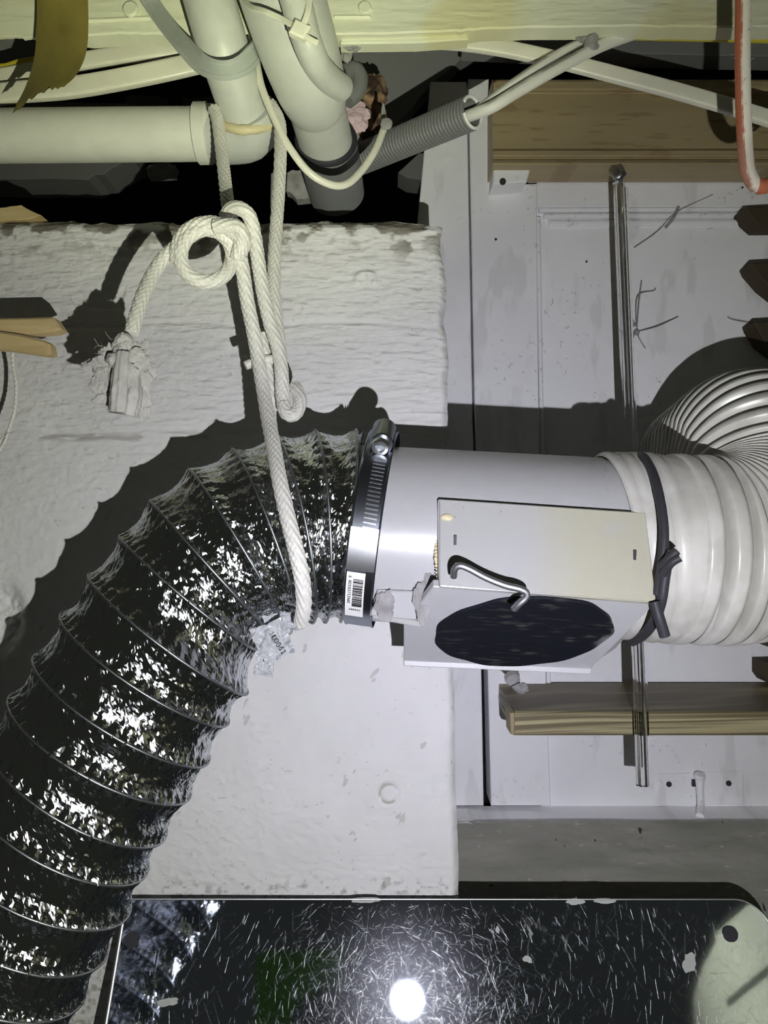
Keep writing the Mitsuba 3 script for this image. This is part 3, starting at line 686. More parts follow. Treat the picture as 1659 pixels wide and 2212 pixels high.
# ------------------------------------------------------------------ PVC tee with plastic box
PA, PB = P(770, 1150, .440), P(1425, 1183, .442)
axp = unit(PB - PA); RP = .0502
upv = unit(np.cross(axp, [0, 1, 0])); upv = upv if upv[2] > 0 else -upv
fwd = np.cross(upv, axp); fwd = fwd if fwd[1] < 0 else -fwd
vent = thing('vent_pipe', 'white plastic vent pipe with a square box joining the foil duct and the ribbed hose', 'vent pipe')
th = np.linspace(0, 2 * np.pi, 96, endpoint=False)
ringf = lambda c, r: c + r * (np.cos(th)[:, None] * upv + np.sin(th)[:, None] * fwd)
obj('pipe', skin(np.array([ringf(PA + axp * s, r) for s, r in ((0, RP * .96), (0, RP), (np.linalg.norm(PB - PA), RP), (np.linalg.norm(PB - PA), RP * .96), (.0, RP * .96))]), cap=False), B('pvc'), vent, smooth=40)
# box: upper plate and lower plate
uA = A((949, 1077, .3895), (1395, 1107, .3900), (1418, 1302, .3765), (951, 1266, .3755))
nrmU = unit(np.cross(uA[1] - uA[0], uA[3] - uA[0])); nrmU = nrmU if nrmU[1] < 0 else -nrmU
obj('upper_plate', prism(uA, -nrmU * .0045, .0006), B('acrylic'), vent, smooth=20)
lA = A((938, 1268, .3795), (1417, 1303, .3805), (1276, 1451, .443), (872, 1432, .443), (872, 1347, .411))
# flatten the lower plate on its best plane
c_ = lA.mean(0); uu_, ss_, vv_ = np.linalg.svd(lA - c_); nrmL = vv_[2]; nrmL = nrmL if nrmL[1] < 0 else -nrmL
def on_plane(px, py, c=None, n=None):
    c = c_ if c is None else c; n = nrmL if n is None else n
    d = np.array([(px - CX) / F, 1, -(py - CY) / F]); return d * (c @ n) / (d @ n)
lP = np.array([on_plane(*q) for q in ((936, 1267), (1417, 1303), (1276, 1446), (872, 1428), (872, 1349))])
obj('lower_plate', prism(lP, -nrmL * .004, .0005), B('pvc'), vent, smooth=20)
lip = np.array([on_plane(872, 1426), on_plane(1279, 1444), on_plane(1279, 1444) + [-.0008, .0, -.0034], on_plane(872, 1426) + [0, 0, -.0034]])
obj('lower_lip', prism(lip, [0, .006, 0], .0004), B('pvc'), vent, smooth=20)
# side cheeks that close the box against the pipe
cheek = np.array([on_plane(938, 1270), on_plane(873, 1350), on_plane(873, 1428), on_plane(873, 1428) + [0.002, .02, .03], P(945, 1250, .43), P(946, 1085, .41), P(946, 1077, .391), P(946, 1264, .377)])
obj('box_cheek', cat_([prism(A((946, 1080, .3905), (949, 1264, .3775), (940, 1272, .40), (944, 1200, .43), (945, 1085, .405)), [.003, .001, 0], 0), slab([(930, 1270), (1400, 1305), (1290, 1380), (960, 1360)], .425, .02, 0)]), B('pvc'), vent, smooth=False)
# right part of the box behind the plates
obj('box_end', prism(np.array([on_plane(1412, 1303) + [0, .004, 0], on_plane(1280, 1440) + [0, .004, 0], P(1330, 1400, .452), P(1400, 1320, .43)]), [-.003, .002, 0], 0), B('pvc'), vent, smooth=False)
# dark foam disc: a circle lying on the lower plate
e1 = unit(lP[1] - lP[0]); e2 = unit(np.cross(nrmL, e1))
ec = on_plane(1130, 1366)
top_, bot_ = on_plane(1130, 1291), on_plane(1125, 1437)
lft, rgt = on_plane(938, 1373), on_plane(1325, 1352)
ra, rb = np.linalg.norm(rgt - lft) / 2, np.linalg.norm(bot_ - top_) / 2
ec = (top_ + bot_) / 2 * .5 + (lft + rgt) / 2 * .5
ea, eb = unit(rgt - lft), unit(bot_ - top_)
tt = np.linspace(0, 2 * np.pi, 90, endpoint=False)
wob = 1 + .012 * np.sin(7 * tt + 1) + .008 * np.sin(13 * tt)
disc = ec + (ra * np.cos(tt) * wob)[:, None] * ea + (rb * np.sin(tt) * wob)[:, None] * eb
disc = disc + (-(disc - c_) @ nrmL)[:, None] * nrmL + nrmL * .0016
obj('foam_disc', prism(disc, -nrmL * .0016, .0005), B('foam_black'), vent, smooth=25, label='dark oval foam disc with pale smears on the lower plate')
# pins and stains
for px, py in ((983, 1168), (1371, 1200)):
    q = on_plane(px, py, uA[0], nrmU)
    obj('pin', prism(np.array([q + upv * .0026 - axp * .0007, q + upv * .0026 + axp * .0007, q - upv * .0026 + axp * .0007, q - upv * .0026 - axp * .0007]) + nrmU * .0005, -nrmU * .0007, 0), B('black_rubber'), vent, label='small dark staple')
obj('glue_dab', blob(on_plane(966, 1118, uA[0], nrmU), .0022, .4, 300, 2, 3, (1.3, .5, .8)), B('glue'), vent)
obj('glue_seam', cat_([blob(P(944 - 8 * (t - .3) ** 2 + 1.5 * math.sin(9 * t), 1085 + 190 * t, .396 - .012 * t), .0009 * (1 + .5 * math.sin(13 * t)), .5, 400, int(t * 40), 2) for t in np.linspace(0, 1, 26)]), B('glue'), vent, label='yellowed glue seam down the left side of the box')
# bracket piece below the clamp
obj('foot_plate', prism(A((815, 1274, .3965), (934, 1279, .3950), (912, 1340, .4000), (798, 1330, .4020)), [0, .010, .0], .0008), B('pvc'), vent, smooth=20)
obj('foot_edge', prism(A((806, 1326, .405), (912, 1342, .402), (908, 1356, .403), (804, 1336, .406)), [0, .01, 0], .0005), B('acrylic'), vent, smooth=20)
hook = obj('metal_hook', tube(A((980, 1246, .3690), (982, 1230, .3660), (992, 1222, .3645), (1012, 1228, .3640), (1050, 1248, .3635), (1090, 1264, .3630), (1122, 1272, .3625), (1137, 1280, .3630), (1136, 1291, .3640), (1122, 1304, .3655), (1110, 1316, .3680)), .0017, 18, .001), B('hook_steel'), smooth=50, label='bent grey metal wire hook on the front of the white box', cat='hook')
obj('dust_clump', blob(P(832, 1308, .3955), .0050, .7, 330, 4, 5, (.9, .25, 1.6)), B('lint'), label='grey dust clump on the bracket right of the hose clamp', cat='dust clump')
obj('dust_clump', cat_([blob(P(912, 1300, .394), .0050, .7, 330, 6, 5, (.8, .25, 2.1)), blob(P(926, 1252, .394), .0034, .7, 330, 7, 5, (.7, .25, 2.0))]), B('lint'), label='grey dust clump along the left side of the white box', cat='dust clump')
obj('dust_clump', cat_([blob(P(1108, 1466, .565), .0052, .5, 260, 8, 4, (1.1, .5, 1.1)), blob(P(1126, 1486, .56), .0052, .4, 260, 9, 4, (1.1, .5, .8))]), B('lint'), label='pale dust clump on the left end of the lower wood ledge', cat='dust clump')

# ------------------------------------------------------------------ foil duct
ribs = [  # outer pixel, inner pixel, distance of the centre line
    ((786, 931), (752, 1338), .440), ((768, 930), (735, 1340), .440), ((678, 932), (700, 1342), .438), ((590, 944), (672, 1344), .434), ((500, 974), (642, 1346), .430),
    ((408, 1018), (612, 1350), .426), ((328, 1084), (580, 1362), .422), ((265, 1159), (552, 1402), .419), ((202, 1240), (533, 1498), .415), ((145, 1322), (491, 1564), .412),
    ((89, 1410), (448, 1648), .409), ((38, 1495), (407, 1725), .406), ((-2, 1578), (353, 1813), .403), ((-45, 1668), (313, 1891), .400),
    ((-85, 1790), (274, 1981), .396), ((-120, 1900), (223, 2075), .392), ((-155, 2010), (175, 2168), .388), ((-190, 2120), (138, 2262), .384), ((-220, 2220), (104, 2360), .380), ((-250, 2330), (70, 2450), .378)]
cen = np.array([(P(*o, d) + P(*i, d)) / 2 for o, i, d in ribs])
chord = np.array([P(*o, d) - P(*i, d) for o, i, d in ribs])
rad = np.linalg.norm(chord, axis=1) / 2
du = chord / (2 * rad[:, None])
tan = np.gradient(cen, axis=0)
tan -= (tan * du).sum(1, keepdims=True) * du
# the duct leans a little towards the camera as it drops, so its rings open downwards
tan /= np.linalg.norm(tan, axis=1, keepdims=True)
dv = np.cross(tan, du)
dv *= np.sign(-dv[:, 1:2])
rib_n = len(ribs)
duct = thing('foil_duct', 'crinkled silver foil flexible duct bending down the left side', 'duct')
SUB, NT = 22, 300
thd = np.linspace(0, 2 * np.pi, NT, endpoint=False)
rows = []
for i in range(rib_n - 1):
    for k in range(SUB + (i == rib_n - 2)):
        s = k / SUB
        w = lambda arr: arr[i] * (1 - s) + arr[i + 1] * s
        sag = 4 * s * (1 - s)
        rows.append(np.concatenate([w(cen), w(du), w(dv), [w(rad) * (1 - .068 * sag ** .8), s, i + s]]))
rows = np.array(rows)
thj = thd[None, :] + rng.normal(0, .30, (len(rows), NT)) * (2 * np.pi / NT)
pts = rows[:, None, 0:3] + rows[:, 9, None, None] * (np.cos(thj)[..., None] * rows[:, None, 3:6] + np.sin(thj)[..., None] * rows[:, None, 6:9])
outd = np.cos(thj)[..., None] * rows[:, None, 3:6] + np.sin(thj)[..., None] * rows[:, None, 6:9]
def ridged(q, seed):
    return 1 - 2 * np.abs(meshkit.noise(q, seed) - .5)
arc = thj * .05
along = rows[:, 11, None] * .021 + 0 * thj
q3 = np.stack([np.cos(thj) * .05, np.sin(thj) * .05, along], -1)
free = np.clip(np.minimum(rows[:, 10], 1 - rows[:, 10]) * 5, 0, 1)[:, None]
warp = .006 * np.stack([meshkit.fbm(q3 * 90, 3, 41), meshkit.fbm(q3 * 90, 3, 42), meshkit.fbm(q3 * 90, 3, 43)], -1)
crump = .0019 * (ridged((q3 + warp) * 62, 1) - .5) + .0010 * (ridged((q3 + warp) * 135, 2) - .5) + .00042 * (ridged((q3 + warp) * 320, 3) - .5) + .0026 * (meshkit.fbm(q3 * 50, 3, 5) - .5)
pleat = .0009 * np.sin(thj * 46 + 5 * meshkit.fbm(q3 * 40, 2, 7)) * np.clip(1 - np.minimum(rows[:, 10], 1 - rows[:, 10]) * 3.2, 0, 1)[:, None]
pts = pts + outd * (crump * (.25 + .75 * free) + pleat)[..., None]
pts = pts + rng.normal(0, .00006, pts.shape)
obj('foil_skin', skin(pts, cap=False), B('foil'), duct, smooth=False)
for i in range(1, rib_n):
    ring = np.array([cen[i] + (rad[i] + .0004) * (np.cos(t) * du[i] + np.sin(t) * dv[i]) for t in np.linspace(0, 2 * np.pi, 110)])
    obj('wire_rib', tube(ring, .0007, 8, raw=True, cap=False, shape=lambda th, s: 1 + .25 * (meshkit.fbm(np.stack([np.cos(th) + s * 0, np.sin(th) + s * 0, s * 200 + th * 0], -1), 2) - .5)), B('foil_wire'), duct, smooth=True)

# hose clamp
clamp = thing('hose_clamp', 'steel worm drive hose clamp with barcode label holding the foil duct on the pipe', 'hose clamp')
CC = P(806, 1141, .4395)
ca_ = unit(np.array([1.0, .0, -.02]))
axc = unit(unit(P(806, 1141, .44) - P(765, 1138, .44)) + np.array([0, -.06, -.06]))
cu_ = unit(np.cross(axc, [0, 1, 0])); cu_ = cu_ if cu_[2] > 0 else -cu_
cf_ = np.cross(cu_, axc); cf_ = cf_ if cf_[1] < 0 else -cf_
RC = .0552
def on_clamp(phi, s, r=0.0):
    """Point on the band: phi from the camera side upwards, s along the axis."""
    return CC + axc * s + (RC + r) * (math.cos(phi) * cf_ + math.sin(phi) * cu_)
phis = np.linspace(0, 2 * np.pi, 140, endpoint=False)
bw = .0078
sec_b = [(-bw, 0), (-bw, .0009), (-bw * .93, .0012), (-bw * .86, .0007), (bw * .86, .0007), (bw * .93, .0012), (bw, .0009), (bw, 0)]
obj('band', skin(np.array([[on_clamp(p, s, r) for s, r in sec_b + sec_b[:1]] for p in list(phis) + [phis[0]]]), cap=False, closed_u=False), B('clamp_steel'), clamp, smooth=25)
def clamp_patch(p0, p1, s0, s1, r, name, mat, n=12, th_=.0003, **k):
    pp = np.linspace(p0, p1, n)
    g = np.array([[on_clamp(p, s0, r - th_), on_clamp(p, s0, r), on_clamp(p, s1, r), on_clamp(p, s1, r - th_)] for p in pp])
    return obj(name, skin(g), B(mat), clamp, smooth=30, **k)
# worm slots
for i in range(17):
    p = math.radians(41 - 2.45 * i)
    dp = math.radians(.42)
    g = []
    for q in (p - dp, p + dp):
        g.append([on_clamp(q - math.radians(.5), -.0014, .0006), on_clamp(q - math.radians(.5), -.0014, .0011), on_clamp(q + math.radians(-.9), .0052, .0011), on_clamp(q + math.radians(-.9), .0052, .0006)])
    obj('worm_slot', skin(np.array(g)), B('bright_steel'), clamp, smooth=False)
clamp_patch(math.radians(-22), math.radians(1), -.0072, .0072, .0013, 'band_overlap', 'bright_steel')
# screw housing
hc = on_clamp(math.radians(50), .001, .0045)
ha = unit(-math.sin(math.radians(50)) * cf_ + math.cos(math.radians(50)) * cu_)
obj('screw_housing', lathe([(-.001, .0001), (-.001, .0062), (0, .0066), (.014, .0064), (.0155, .0055), (.0158, .0001)], hc, ha, 36), B('clamp_steel'), clamp, smooth=35)
obj('screw_head', lathe([(.0006, .0001), (.0006, .0047), (-.001, .0052), (-.0042, .0050), (-.0052, .0042), (-.0054, .0026), (-.0042, .0022), (-.0042, .0001)], hc, ha, 30), B('bright_steel'), clamp, smooth=35)
# barcode label, read along the band
lab_p0, lab_p1 = math.radians(-56), math.radians(-23)
clamp_patch(lab_p0, lab_p1, -.0066, .0030, .0017, 'label', 'white_label', label='white barcode label')
lk = [k for k in scene if k.startswith('hose_clamp__label')][0]
def label_patch(a0, a1, s0, s1, name='bar'):
    pp = np.linspace(math.radians(a0), math.radians(a1), 3)
    g = np.array([[on_clamp(p, s0, .0016), on_clamp(p, s0, .00185), on_clamp(p, s1, .00185), on_clamp(p, s1, .0016)] for p in pp])
    return skin(g)
bars = []
a = -27.0
rb_ = random.Random(3)
while a > -46:
    w = rb_.choice([.22, .35, .55, .8])
    bars.append(label_patch(a, a - w, -.0030, .0022))
    a -= w + rb_.choice([.25, .35, .5])
obj('barcode', cat_(bars), B('black_ink'), lk, smooth=False)
def clamp_text(txt, h, a_start, s_mid, vertical=True):
    m = meshkit.text_mesh(txt, h, .0002)
    v = np.array(m.vertices)
    out = []
    for x, y, z in v:
        if vertical:      # reads down the band
            out.append(on_clamp(math.radians(a_start) - x / RC, s_mid - h / 2 + y, .00175 + z))
        else:             # reads along the axis
            out.append(on_clamp(math.radians(a_start) + y / RC, s_mid + x, .00175 + z))
    return tm(out, m.faces)
obj('digits', clamp_text('6  80183712462', .0016, -25.0, -.0046), B('black_ink'), lk, smooth=False)
obj('digits', clamp_text('433261', .0012, -49.5, -.0045, False), B('black_ink'), lk, smooth=False)

# ------------------------------------------------------------------ plastic bag scrap
def crumple(c, size, seed, th_=.0004, n=46, rot=0, bend=.5):
    u, v = np.meshgrid(np.linspace(-.5, .5, n), np.linspace(-.5, .5, n), indexing='ij')
    q = np.stack([u * 3, v * 3, u * 0 + seed], -1)
    y = .35 * (ridged(q * 1.3, seed) - .5) + .18 * (ridged(q * 3.1, seed + 1) - .5) - bend * u ** 2
    edge_ = 1 + .25 * (meshkit.fbm(q * 1.4, 3, seed + 4) - .5)
    x, z = u * size[0] * edge_, v * size[1] * edge_
    p = np.stack([x * math.cos(rot) - z * math.sin(rot), y * size[2], x * math.sin(rot) + z * math.cos(rot)], -1) + c
    return skin(p, cap=False, closed_u=False)
bag = thing('plastic_scrap', 'crumpled clear plastic scrap caught under the duct beside the rope', 'plastic')
obj('sheet', cat_([crumple(P(590, 1385, .392), (.017, .019, .012), 3, rot=.4), crumple(P(573, 1425, .396), (.010, .017, .009), 9, rot=-.15), crumple(P(600, 1350, .398), (.014, .012, .010), 14, rot=.2), crumple(P(630, 1342, .398), (.012, .010, .010), 23, rot=.2)]), B('clear_film'), bag, smooth=60)
tmz = meshkit.text_mesh('10061', .0026, .0002)
vz = np.array(tmz.vertices)
aa = unit([.55, -.05, -.84]); bb = unit(np.cross([0, -1, 0], aa)); bb = -bb if bb[2] < 0 else bb
obj('print', tm(P(584, 1374, .3855) + vz[:, :1] * aa + vz[:, 1:2] * bb + vz[:, 2:] * np.array([0, -1, 0]), tmz.faces), B('black_ink'), bag, smooth=False)

# ------------------------------------------------------------------ white ribbed hose
hose = thing('ribbed_hose', 'white ribbed plastic hose curving up at the right end of the pipe', 'hose')
RH = .0535
h0 = PB - axp * .006
h_start = P(1385, 1181, .4405)
DIRU = unit([0, .62, .78])               # the hose turns from the pipe's direction to this one
NH = 14
Rb = .0545                              # bend radius of the centre line
bc = h_start + axp * .040 + DIRU * Rb
PH = math.radians(82)
prof_s = [0, .05, .1, .2, .35, .5, .65, .8, .9, .95]
pleat_r = lambda s: RH * (1 + .022 * math.sin(math.pi * s) ** .6 - .20 * math.exp(-(min(s, 1 - s) / .10) ** 2))
bi0 = np.cross(axp, DIRU); bi0 = bi0 if bi0[1] < 0 else -bi0
hrow = []
for i in range(2):
    for s in prof_s:
        hrow.append((h_start + axp * (.012 + .028 * (i + s) / 2), -DIRU, bi0, pleat_r(s)))
for i in range(NH):
    for s in prof_s:
        phi = PH * (i + s) / NH
        hrow.append((bc + Rb * (math.sin(phi) * axp - math.cos(phi) * DIRU), math.cos(phi) * -DIRU + math.sin(phi) * axp, bi0, pleat_r(s)))
ra_e, c_, t_, b_ = hrow[-1][1], hrow[-1][0].copy(), unit(math.cos(PH) * axp + math.sin(PH) * DIRU), bi0.copy()
for i in range(16):                     # straight, then over backwards to the door
    for s in prof_s:
        st = .0085 / len(prof_s)
        c_ = c_ + t_ * st
        if 1 <= i < 9:
            an = math.radians(7.5 / len(prof_s))
            t_, b_ = math.cos(an) * t_ - math.sin(an) * b_, math.cos(an) * b_ + math.sin(an) * t_
        if c_[1] < .63:
            hrow.append((c_.copy(), ra_e, b_.copy(), pleat_r(s)))
thh = np.linspace(0, 2 * np.pi, 128, endpoint=False)
hr = []
for j, (cc, ra_, bi, bl) in enumerate(hrow):
    wv = 1 + .012 * (meshkit.fbm(np.stack([np.cos(thh) * 2.2, np.sin(thh) * 2.2, thh * 0 + j * .035], -1), 3, 4) - .5)
    d_ = np.cos(thh)[:, None] * ra_ + np.sin(thh)[:, None] * bi
    rr_ = bl * wv
    # folds on the inside of the bend cannot pass the bend's centre
    rr_ = np.where(np.cos(thh) < 0, np.minimum(rr_, (Rb - .0015) / np.maximum(-np.cos(thh), 1e-3)), rr_)
    hr.append(cc + rr_[:, None] * d_)
obj('ribbed_wall', skin(np.array(hr), cap=False), B('hose'), hose, smooth=True)
# cuff pulled over the pipe
cuff = []
for s, r in ((-.030, .0508), (-.0295, .0526), (-.028, .0534), (-.0245, .0536), (-.0235, .0526), (-.0215, .0536), (-.018, .0540), (-.0168, .0526), (-.0145, .0540), (-.011, .0544), (-.0098, .0526), (-.007, .0540), (-.003, .0546), (-.0018, .0530), (.001, .0540), (.006, .0530), (.012, .0536)):
    sl = np.cos(thh) * .010 * (1 if s < -.012 else .5)
    cuff.append(h_start + axp * (s + .010) + (r * (np.cos(thh)[:, None] * upv + np.sin(thh)[:, None] * fwd)) - (np.sin(thh) * .012 - np.cos(thh) * .004)[:, None] * -axp * 0 - axp * (np.cos(thh) * .007)[:, None])
obj('cuff', skin(np.array(cuff), cap=False), B('hose'), hose, smooth=True)
wire = thing('wire_tie', 'dark grey twisted wire tie around the cuff of the ribbed hose', 'wire tie')
wr = []
for t in np.linspace(-2.9, 2.9, 60):
    wr.append(h_start + axp * (.011 - .005 * math.cos(t) + .010 * math.sin(t / 2) ** 2 * (1 if t > 0 else 0)) + .0555 * (math.cos(t - 0) * upv * 1 + math.sin(t) * fwd))
wpts = A((1378, 985, .425), (1392, 990, .412), (1410, 1020, .398), (1424, 1070, .388), (1434, 1130, .382), (1436, 1180, .380), (1428, 1240, .379), (1420, 1290, .381))
obj('loop', tube(A((1372, 990, .45), *[(1380, 984, .432), (1394, 992, .412), (1412, 1026, .397), (1426, 1080, .386), (1434, 1140, .3795), (1433, 1190, .3775), (1426, 1245, .377), (1420, 1285, .378)]), .0024, 18), B('black_rubber'), wire, smooth=50)
obj('loop', tube(A((1452, 1192, .372), (1440, 1225, .374), (1434, 1262, .375), (1428, 1300, .377), (1414, 1340, .388), (1392, 1370, .408), (1366, 1386, .43)), .0026, 18), B('black_rubber'), wire, smooth=50)
obj('twisted_end', tube(A((1430, 1222, .3735), (1446, 1205, .370), (1462, 1190, .368)), .0022, 18, .001), B('black_rubber'), wire, smooth=50)
obj('twisted_end', tube(A((1432, 1240, .3735), (1450, 1216, .3685), (1469, 1204, .367)), .0021, 18, .001), B('black_rubber'), wire, smooth=50)
obj('twisted_end', tube(A((1414, 1300, .374), (1424, 1335, .373), (1436, 1374, .374)), .0027, 18, .001), B('black_rubber'), wire, smooth=50)

# ------------------------------------------------------------------ rope
rope = thing('rope', 'white braided rope knotted around the waste pipe and looped under the foil duct', 'rope')
RR = .0041
def braid(pts, r=RR, step=.0005):
    def sh(th, s):
        a = np.cos(8 * (th + s * 118))
        b = np.cos(8 * th - s * 2 * np.pi / .0034)
        return .93 + .055 * a + .022 * b
    return tube(pts, r, 72, step, shape=sh)
def strand(name, pts, r=RR, **k):
    return obj(name, braid(A(*pts), r), B('rope'), rope, smooth=True, **k)
strand('strand', [(462, 236, .492), (470, 262, .488), (479, 330, .478), (487, 400, .462), (492, 440, .446), (500, 470, .440)])
strand('strand', [(585, 225, .50), (603, 262, .492), (606, 310, .482), (603, 400, .472), (596, 500, .462), (592, 580, .455), (592, 650, .450), (600, 720, .446), (606, 780, .444)])
strand('strand', [(486, 470, .428), (500, 452, .420), (522, 452, .417), (540, 470, .419), (550, 510, .424), (560, 580, .428), (570, 640, .430), (584, 700, .431), (600, 750, .431), (608, 800, .430), (610, 850, .429), (614, 884, .427)])
strand('strand', [(500, 500, .414), (512, 530, .416), (522, 570, .420), (534, 650, .424), (548, 720, .427), (560, 790, .428), (570, 850, .424), (580, 910, .412), (590, 960, .398), (604, 1040, .380), (622, 1120, .3705), (642, 1200, .3675), (654, 1260, .3705), (656, 1310, .378), (650, 1345, .39)])
strand('strand', [(562, 720, .438), (574, 780, .438), (584, 850, .436), (582, 900, .434), (588, 950, .432), (590, 980, .440)])
ringp = []
for t in np.linspace(-.35, 5.9, 26):
    ringp.append((446 + (56 - 0 * t) * math.cos(-t - .3) , 552 + 57 * math.sin(-t - .3) , .414 - .010 * math.sin(t * .5) + .006 * (t / 6)))
strand('coil', ringp)
ring2 = []
for t in np.linspace(.2, 3.4, 16):
    ring2.append((452 + 70 * math.cos(-t), 548 + 66 * math.sin(-t), .4085))
strand('coil', [(512, 560, .412), (520, 520, .4085)] + ring2[3:] )
strand('knot_turn', [(520, 546, .413), (526, 520, .408), (516, 494, .405), (494, 488, .405), (462, 490, .406)])
strand('tail', [(392, 520, .414), (372, 540, .412), (350, 562, .410), (326, 600, .405), (308, 640, .398), (292, 690, .391), (284, 722, .388)], r=.0039)
fr = [blob(P(266, 748, .381), .0058, .4, 260, 3, 5, (.9, .7, 1.2)), blob(P(236, 800, .384), .0068, .8, 300, 5, 5, (1.2, .4, 1.5)), blob(P(300, 790, .383), .0066, .8, 300, 8, 5, (1.0, .4, 1.5)),
      blob(P(308, 850, .385), .0052, .8, 300, 9, 5, (.9, .35, 2.0)), blob(P(215, 825, .386), .0046, .9, 320, 12, 5, (1.2, .35, 1.2)), blob(P(188, 792, .388), .0026, .8, 400, 15, 4, (1.1, .5, 1.3)), blob(P(246, 778, .379), .0036, .4, 300, 17, 4),
      blob(P(290, 768, .380), .0040, .7, 320, 19, 4, (1.4, .5, .9)), blob(P(226, 862, .386), .0036, .8, 360, 21, 4, (1.4, .4, 1.0)), blob(P(318, 806, .384), .0032, .8, 360, 23, 4, (1.2, .4, 1.4)), blob(P(280, 815, .3765), .0040, .7, 320, 25, 5, (1.1, .35, 1.8))]
obj('frayed_end', cat_(fr), B('fluff'), rope, smooth=True, label='grey fluffy frayed end of the rope')
obj('frayed_end', cat_([tube(A((268, 760, .379), (264, 800, .378), (260, 850, .377), (256, 892, .377)), [.0036, .0044, .0048, .0046], 40, .001, shape=lambda th, s: 1 + .07 * np.cos(9 * th) + .3 * (meshkit.fbm(np.stack([np.cos(th) * 2 + s * 0, np.sin(th) * 2 + s * 0, s * 300 + th * 0], -1), 3) - .5)),
                        tube(A((290, 800, .380), (288, 850, .379), (280, 898, .380)), [.002, .0042, .0036], 30, .001, shape=lambda th, s: 1 + .1 * np.cos(7 * th + 1) + .4 * (meshkit.fbm(np.stack([np.cos(th) * 2 + s * 0, np.sin(th) * 2 + s * 0, s * 400 + th * 0 + 3], -1), 3) - .5))]), B('fluff'), rope, smooth=True, label='melted stub of the rope tail')
strand('hooked_end', [(612, 872, .427), (617, 890, .425), (629, 897, .424), (642, 888, .4255), (648, 866, .428), (642, 846, .431), (636, 836, .434)], r=.0040, label='dirty hooked tip of the rope')
obj('stub', tube(A((530, 790, .432), (545, 784, .433), (575, 777, .434), (594, 776, .434)), [.0026, .0028, .0027, .0026], 18, .001, shape=lambda th, s: 1 + .2 * (meshkit.fbm(np.stack([np.cos(th) * 2 + s * 0, np.sin(th) * 2 + s * 0, s * 500 + th * 0], -1), 3) - .5)), B('rope'), rope)
fib = []
for k in range(45):
    c = P(rng.uniform(195, 330), rng.uniform(730, 880), .384); a = rng.normal(0, 1, 3)
    fib.append(tube(np.array([c, c + unit(a) * .004, c + unit(a) * .007 + rng.normal(0, .0012, 3)]), .00008, 5, .002))
obj('loose_fibre', cat_(fib), B('rope'), rope, kind='stuff', label='loose fibres')

# ------------------------------------------------------------------ polished steel panel at the bottom
MP = P(880, 2160, .477)
mn = unit(unit(-MP) + unit(FLASH - MP))
def on_mirror(px, py):
    return on_plane(px, py, MP, mn)
TLm, TRm = on_mirror(272, 1943), on_mirror(1656, 1943)
mx = unit(TRm - TLm); my = np.cross(mn, mx); my = -my if my[2] > 0 else my       # across, and down the panel
Wm = np.linalg.norm(TRm - TLm); Hm = .20
mxl, rc = -.004, .022
out2 = [(mxl, Hm), (0.0, 0.0015), (.0015, 0)]
for t in np.linspace(0, math.pi / 2, 14):
    out2.append((Wm - rc + rc * math.sin(t), rc - rc * math.cos(t)))
out2 += [(Wm + .002, Hm)]
def mp(x, y, h=0.0):
    return TLm + x * mx + y * my + h * mn
panel = thing('steel_panel', 'polished steel panel with rounded corner reflecting the torch at the bottom', 'metal panel')
obj('sheet', prism(np.array([mp(x, y) for x, y in out2]), -mn * .0012, 0), B('mirror'), panel, smooth=False)
rimpts = np.array([mp(x, y, -.0003) for x, y in out2[1:]])
obj('rim', tube(rimpts, .0006, 10, raw=True), B('mirror_edge'), panel, smooth=True)
obj('side_flange', tube(np.array([mp(0, .010, -.001), mp(mxl * .5, .10, -.001), mp(mxl, Hm, -.001)]), .0016, 12), B('mirror_edge'), panel, smooth=True)
for hx, hy in ((286, 2030), (1577, 2017)):
    q = on_mirror(hx, hy)
    obj('screw', lathe([(-.0004, .0001), (-.0004, .0026), (.0006, .0030), (.0010, .0042), (.0012, .0046), (-.0006, .0048)], q + mn * .0006, -mn, 28), B('black_rubber'), panel, smooth=35)
    obj('screw_tip', lathe([(-.0002, .0001), (-.0002, .0021), (.0008, .0023), (.0008, .0001)], q + mn * .0009 - mx * .0004, -mn, 20), B('white_paint'), panel, smooth=35)
sc = []
for k in range(7000):
    x, y = (rng.uniform(.004, Wm - .004), rng.uniform(.003, .115)) if k < 3200 else (Wm * .44 + rng.normal(0, .045), .082 + rng.normal(0, .04))
    if not (.004 < x < Wm - .004 and .003 < y < .115): continue
    if x > Wm - rc and y < rc: continue
    a = rng.uniform(0, math.pi); ln = rng.exponential(.0035) + .0012
    d = math.cos(a) * mx + math.sin(a) * my
    e = -math.sin(a) * mx + math.cos(a) * my
    w = rng.uniform(.00003, .00008)
    p = mp(x, y)
    q = [p - d * ln / 2, p + d * ln / 2]
    arcs = [(-w, 0.0), (-w * .55, w * .16), (0, w * .22), (w * .55, w * .16), (w, 0.0)]
    sc.append(np.array([[c + e * ax_ + mn * (h_ + .00002) for ax_, h_ in arcs] for c in q]))
V, Fc = [], []
for i, g in enumerate(sc):
    b0 = i * 10
    V.append(g.reshape(-1, 3))
    for j in range(4):
        Fc += [[b0 + j, b0 + j + 1, b0 + 6 + j], [b0 + j, b0 + 6 + j, b0 + 5 + j]]
obj('scratches', tm(np.vstack(V), Fc), B('scratch_steel'), panel, smooth=True, kind='stuff', label='fine hairline scratches')
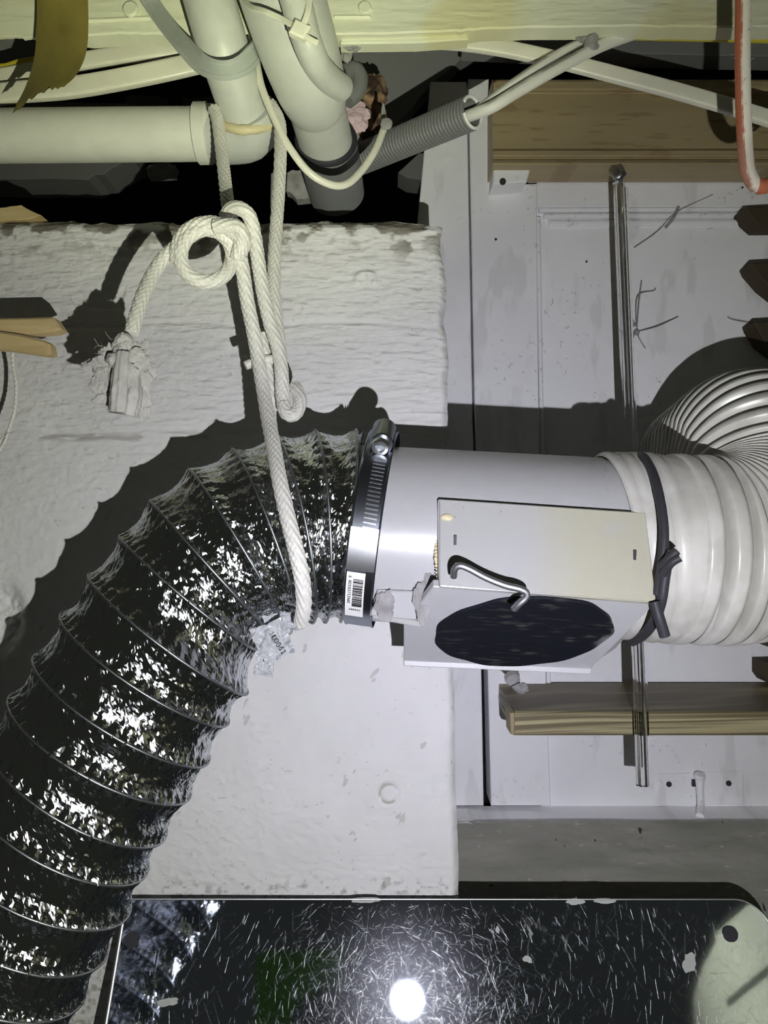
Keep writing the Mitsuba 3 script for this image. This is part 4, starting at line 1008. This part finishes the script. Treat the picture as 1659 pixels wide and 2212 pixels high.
def smudge(px, py, w, h, seed, rot=0.0):
    c = on_mirror(px, py); t = np.linspace(0, 2 * np.pi, 30, endpoint=False)
    r_ = 1 + .9 * (meshkit.fbm(np.stack([np.cos(t) * 1.6, np.sin(t) * 1.6, t * 0 + seed], -1), 3, seed) - .5)
    x, y = w * r_ * np.cos(t), h * r_ * np.sin(t)
    return prism(np.array([c + (a * math.cos(rot) - b * math.sin(rot)) * mx + (a * math.sin(rot) + b * math.cos(rot)) * my + mn * .0001 for a, b in zip(x, y)]), -mn * .00008, 0)
for px, py, w, h, s, ro in ((1240, 1948, .0065, .0018, 1, 0), (1305, 1946, .008, .0016, 2, 0), (1490, 2080, .0042, .006, 3, .6), (365, 2165, .0060, .0022, 4, -.15), (1140, 2072, .003, .0018, 5, .3), (790, 1945, .009, .0016, 6, 0), (1075, 2008, .0012, .0018, 7, 0)):
    obj('smudge', smudge(px, py, w, h, s, ro), B('smudge'), panel, smooth=False, label='dull paint smudge')

# things of the room behind the camera that the steel panel mirrors
def mirrored(px, py, x=None, y=None):
    """Where the sight line through a pixel of the panel lands after the panel, in the plane of one x or one y."""
    X = on_mirror(px, py); d = unit(X); r = d - 2 * (d @ mn) * mn
    return X + r * ((x - X[0]) / r[0] if x is not None else (y - X[1]) / r[1])
wb = thing('white_board', 'white board edge mirrored in the right corner of the steel panel', 'board')
pts_ = [mirrored(a_, b_, x=.38) for a_, b_ in ((1640, 1935), (1600, 1968), (1545, 2018), (1546, 2035), (1520, 2085), (1504, 2130), (1498, 2160), (1500, 2230), (1510, 2330), (1720, 2330), (1720, 1935))]
obj('panel', prism(np.array(pts_), [.012, 0, 0], 0), B('room_board'), wb, smooth=False)
q0, q1 = mirrored(1570, 2168, x=.379), mirrored(1665, 2090, x=.379)
e_ = unit(np.cross(q1 - q0, [1, 0, 0])) * .0032
obj('slot', prism(np.array([q0 - e_, q0 + e_, q1 + e_, q1 - e_]), [.002, 0, 0], 0), B('black_rubber'), wb, smooth=False)
obj('green_cloth', prism(np.array([mirrored(a_, b_, y=-.30) for a_, b_ in ((552, 2066), (575, 2052), (735, 2052), (742, 2110), (640, 2160), (600, 2330), (548, 2330))]), [0, -.02, 0], 0), B('green_board'), label='green cloth mirrored dimly left of the bright spot in the steel panel', cat='cloth', smooth=False)

# a dead spider and cobweb threads on the door
spd = thing('dead_spider', 'dusty dead long-legged spider stuck to the door beside the clear rod', 'spider')
obj('body', cat_([blob(P(1376, 718, .6600), .0024, .3, 300, 3, 3, (1, .7, 1.2)), blob(P(1371, 702, .6600), .0016, .3, 300, 4, 3)]), B('lint'), spd, smooth=True)
for pts_ in ([(1376, 712), (1380, 660), (1386, 606)], [(1374, 705), (1378, 640), (1412, 628), (1416, 622)], [(1378, 716), (1420, 705), (1465, 684)], [(1372, 700), (1362, 680), (1364, 664)],
             [(1378, 724), (1386, 740), (1394, 752)], [(1370, 722), (1366, 742), (1369, 758)], [(1373, 716), (1360, 724), (1356, 720)]):
    obj('leg', tube(A(*[(x, y, .661 - .004 * (i == 1)) for i, (x, y) in enumerate(pts_)]), .00045, 8), B('lint'), spd, smooth=True)
cw = thing('cobweb', 'grey dusty cobweb threads on the door moulding', 'cobweb')
for pts_, r_ in (([(1370, 535, .6605), (1420, 500, .6590), (1462, 458, .6560), (1540, 420, .6555)], .00035), ([(1438, 492, .658), (1456, 470, .656), (1466, 446, .6550)], .0011), ([(1572, 684, .662), (1582, 690, .661), (1628, 698, .661)], .0006)):
    obj('thread', tube(A(*pts_), r_, 8), B('lint'), cw)
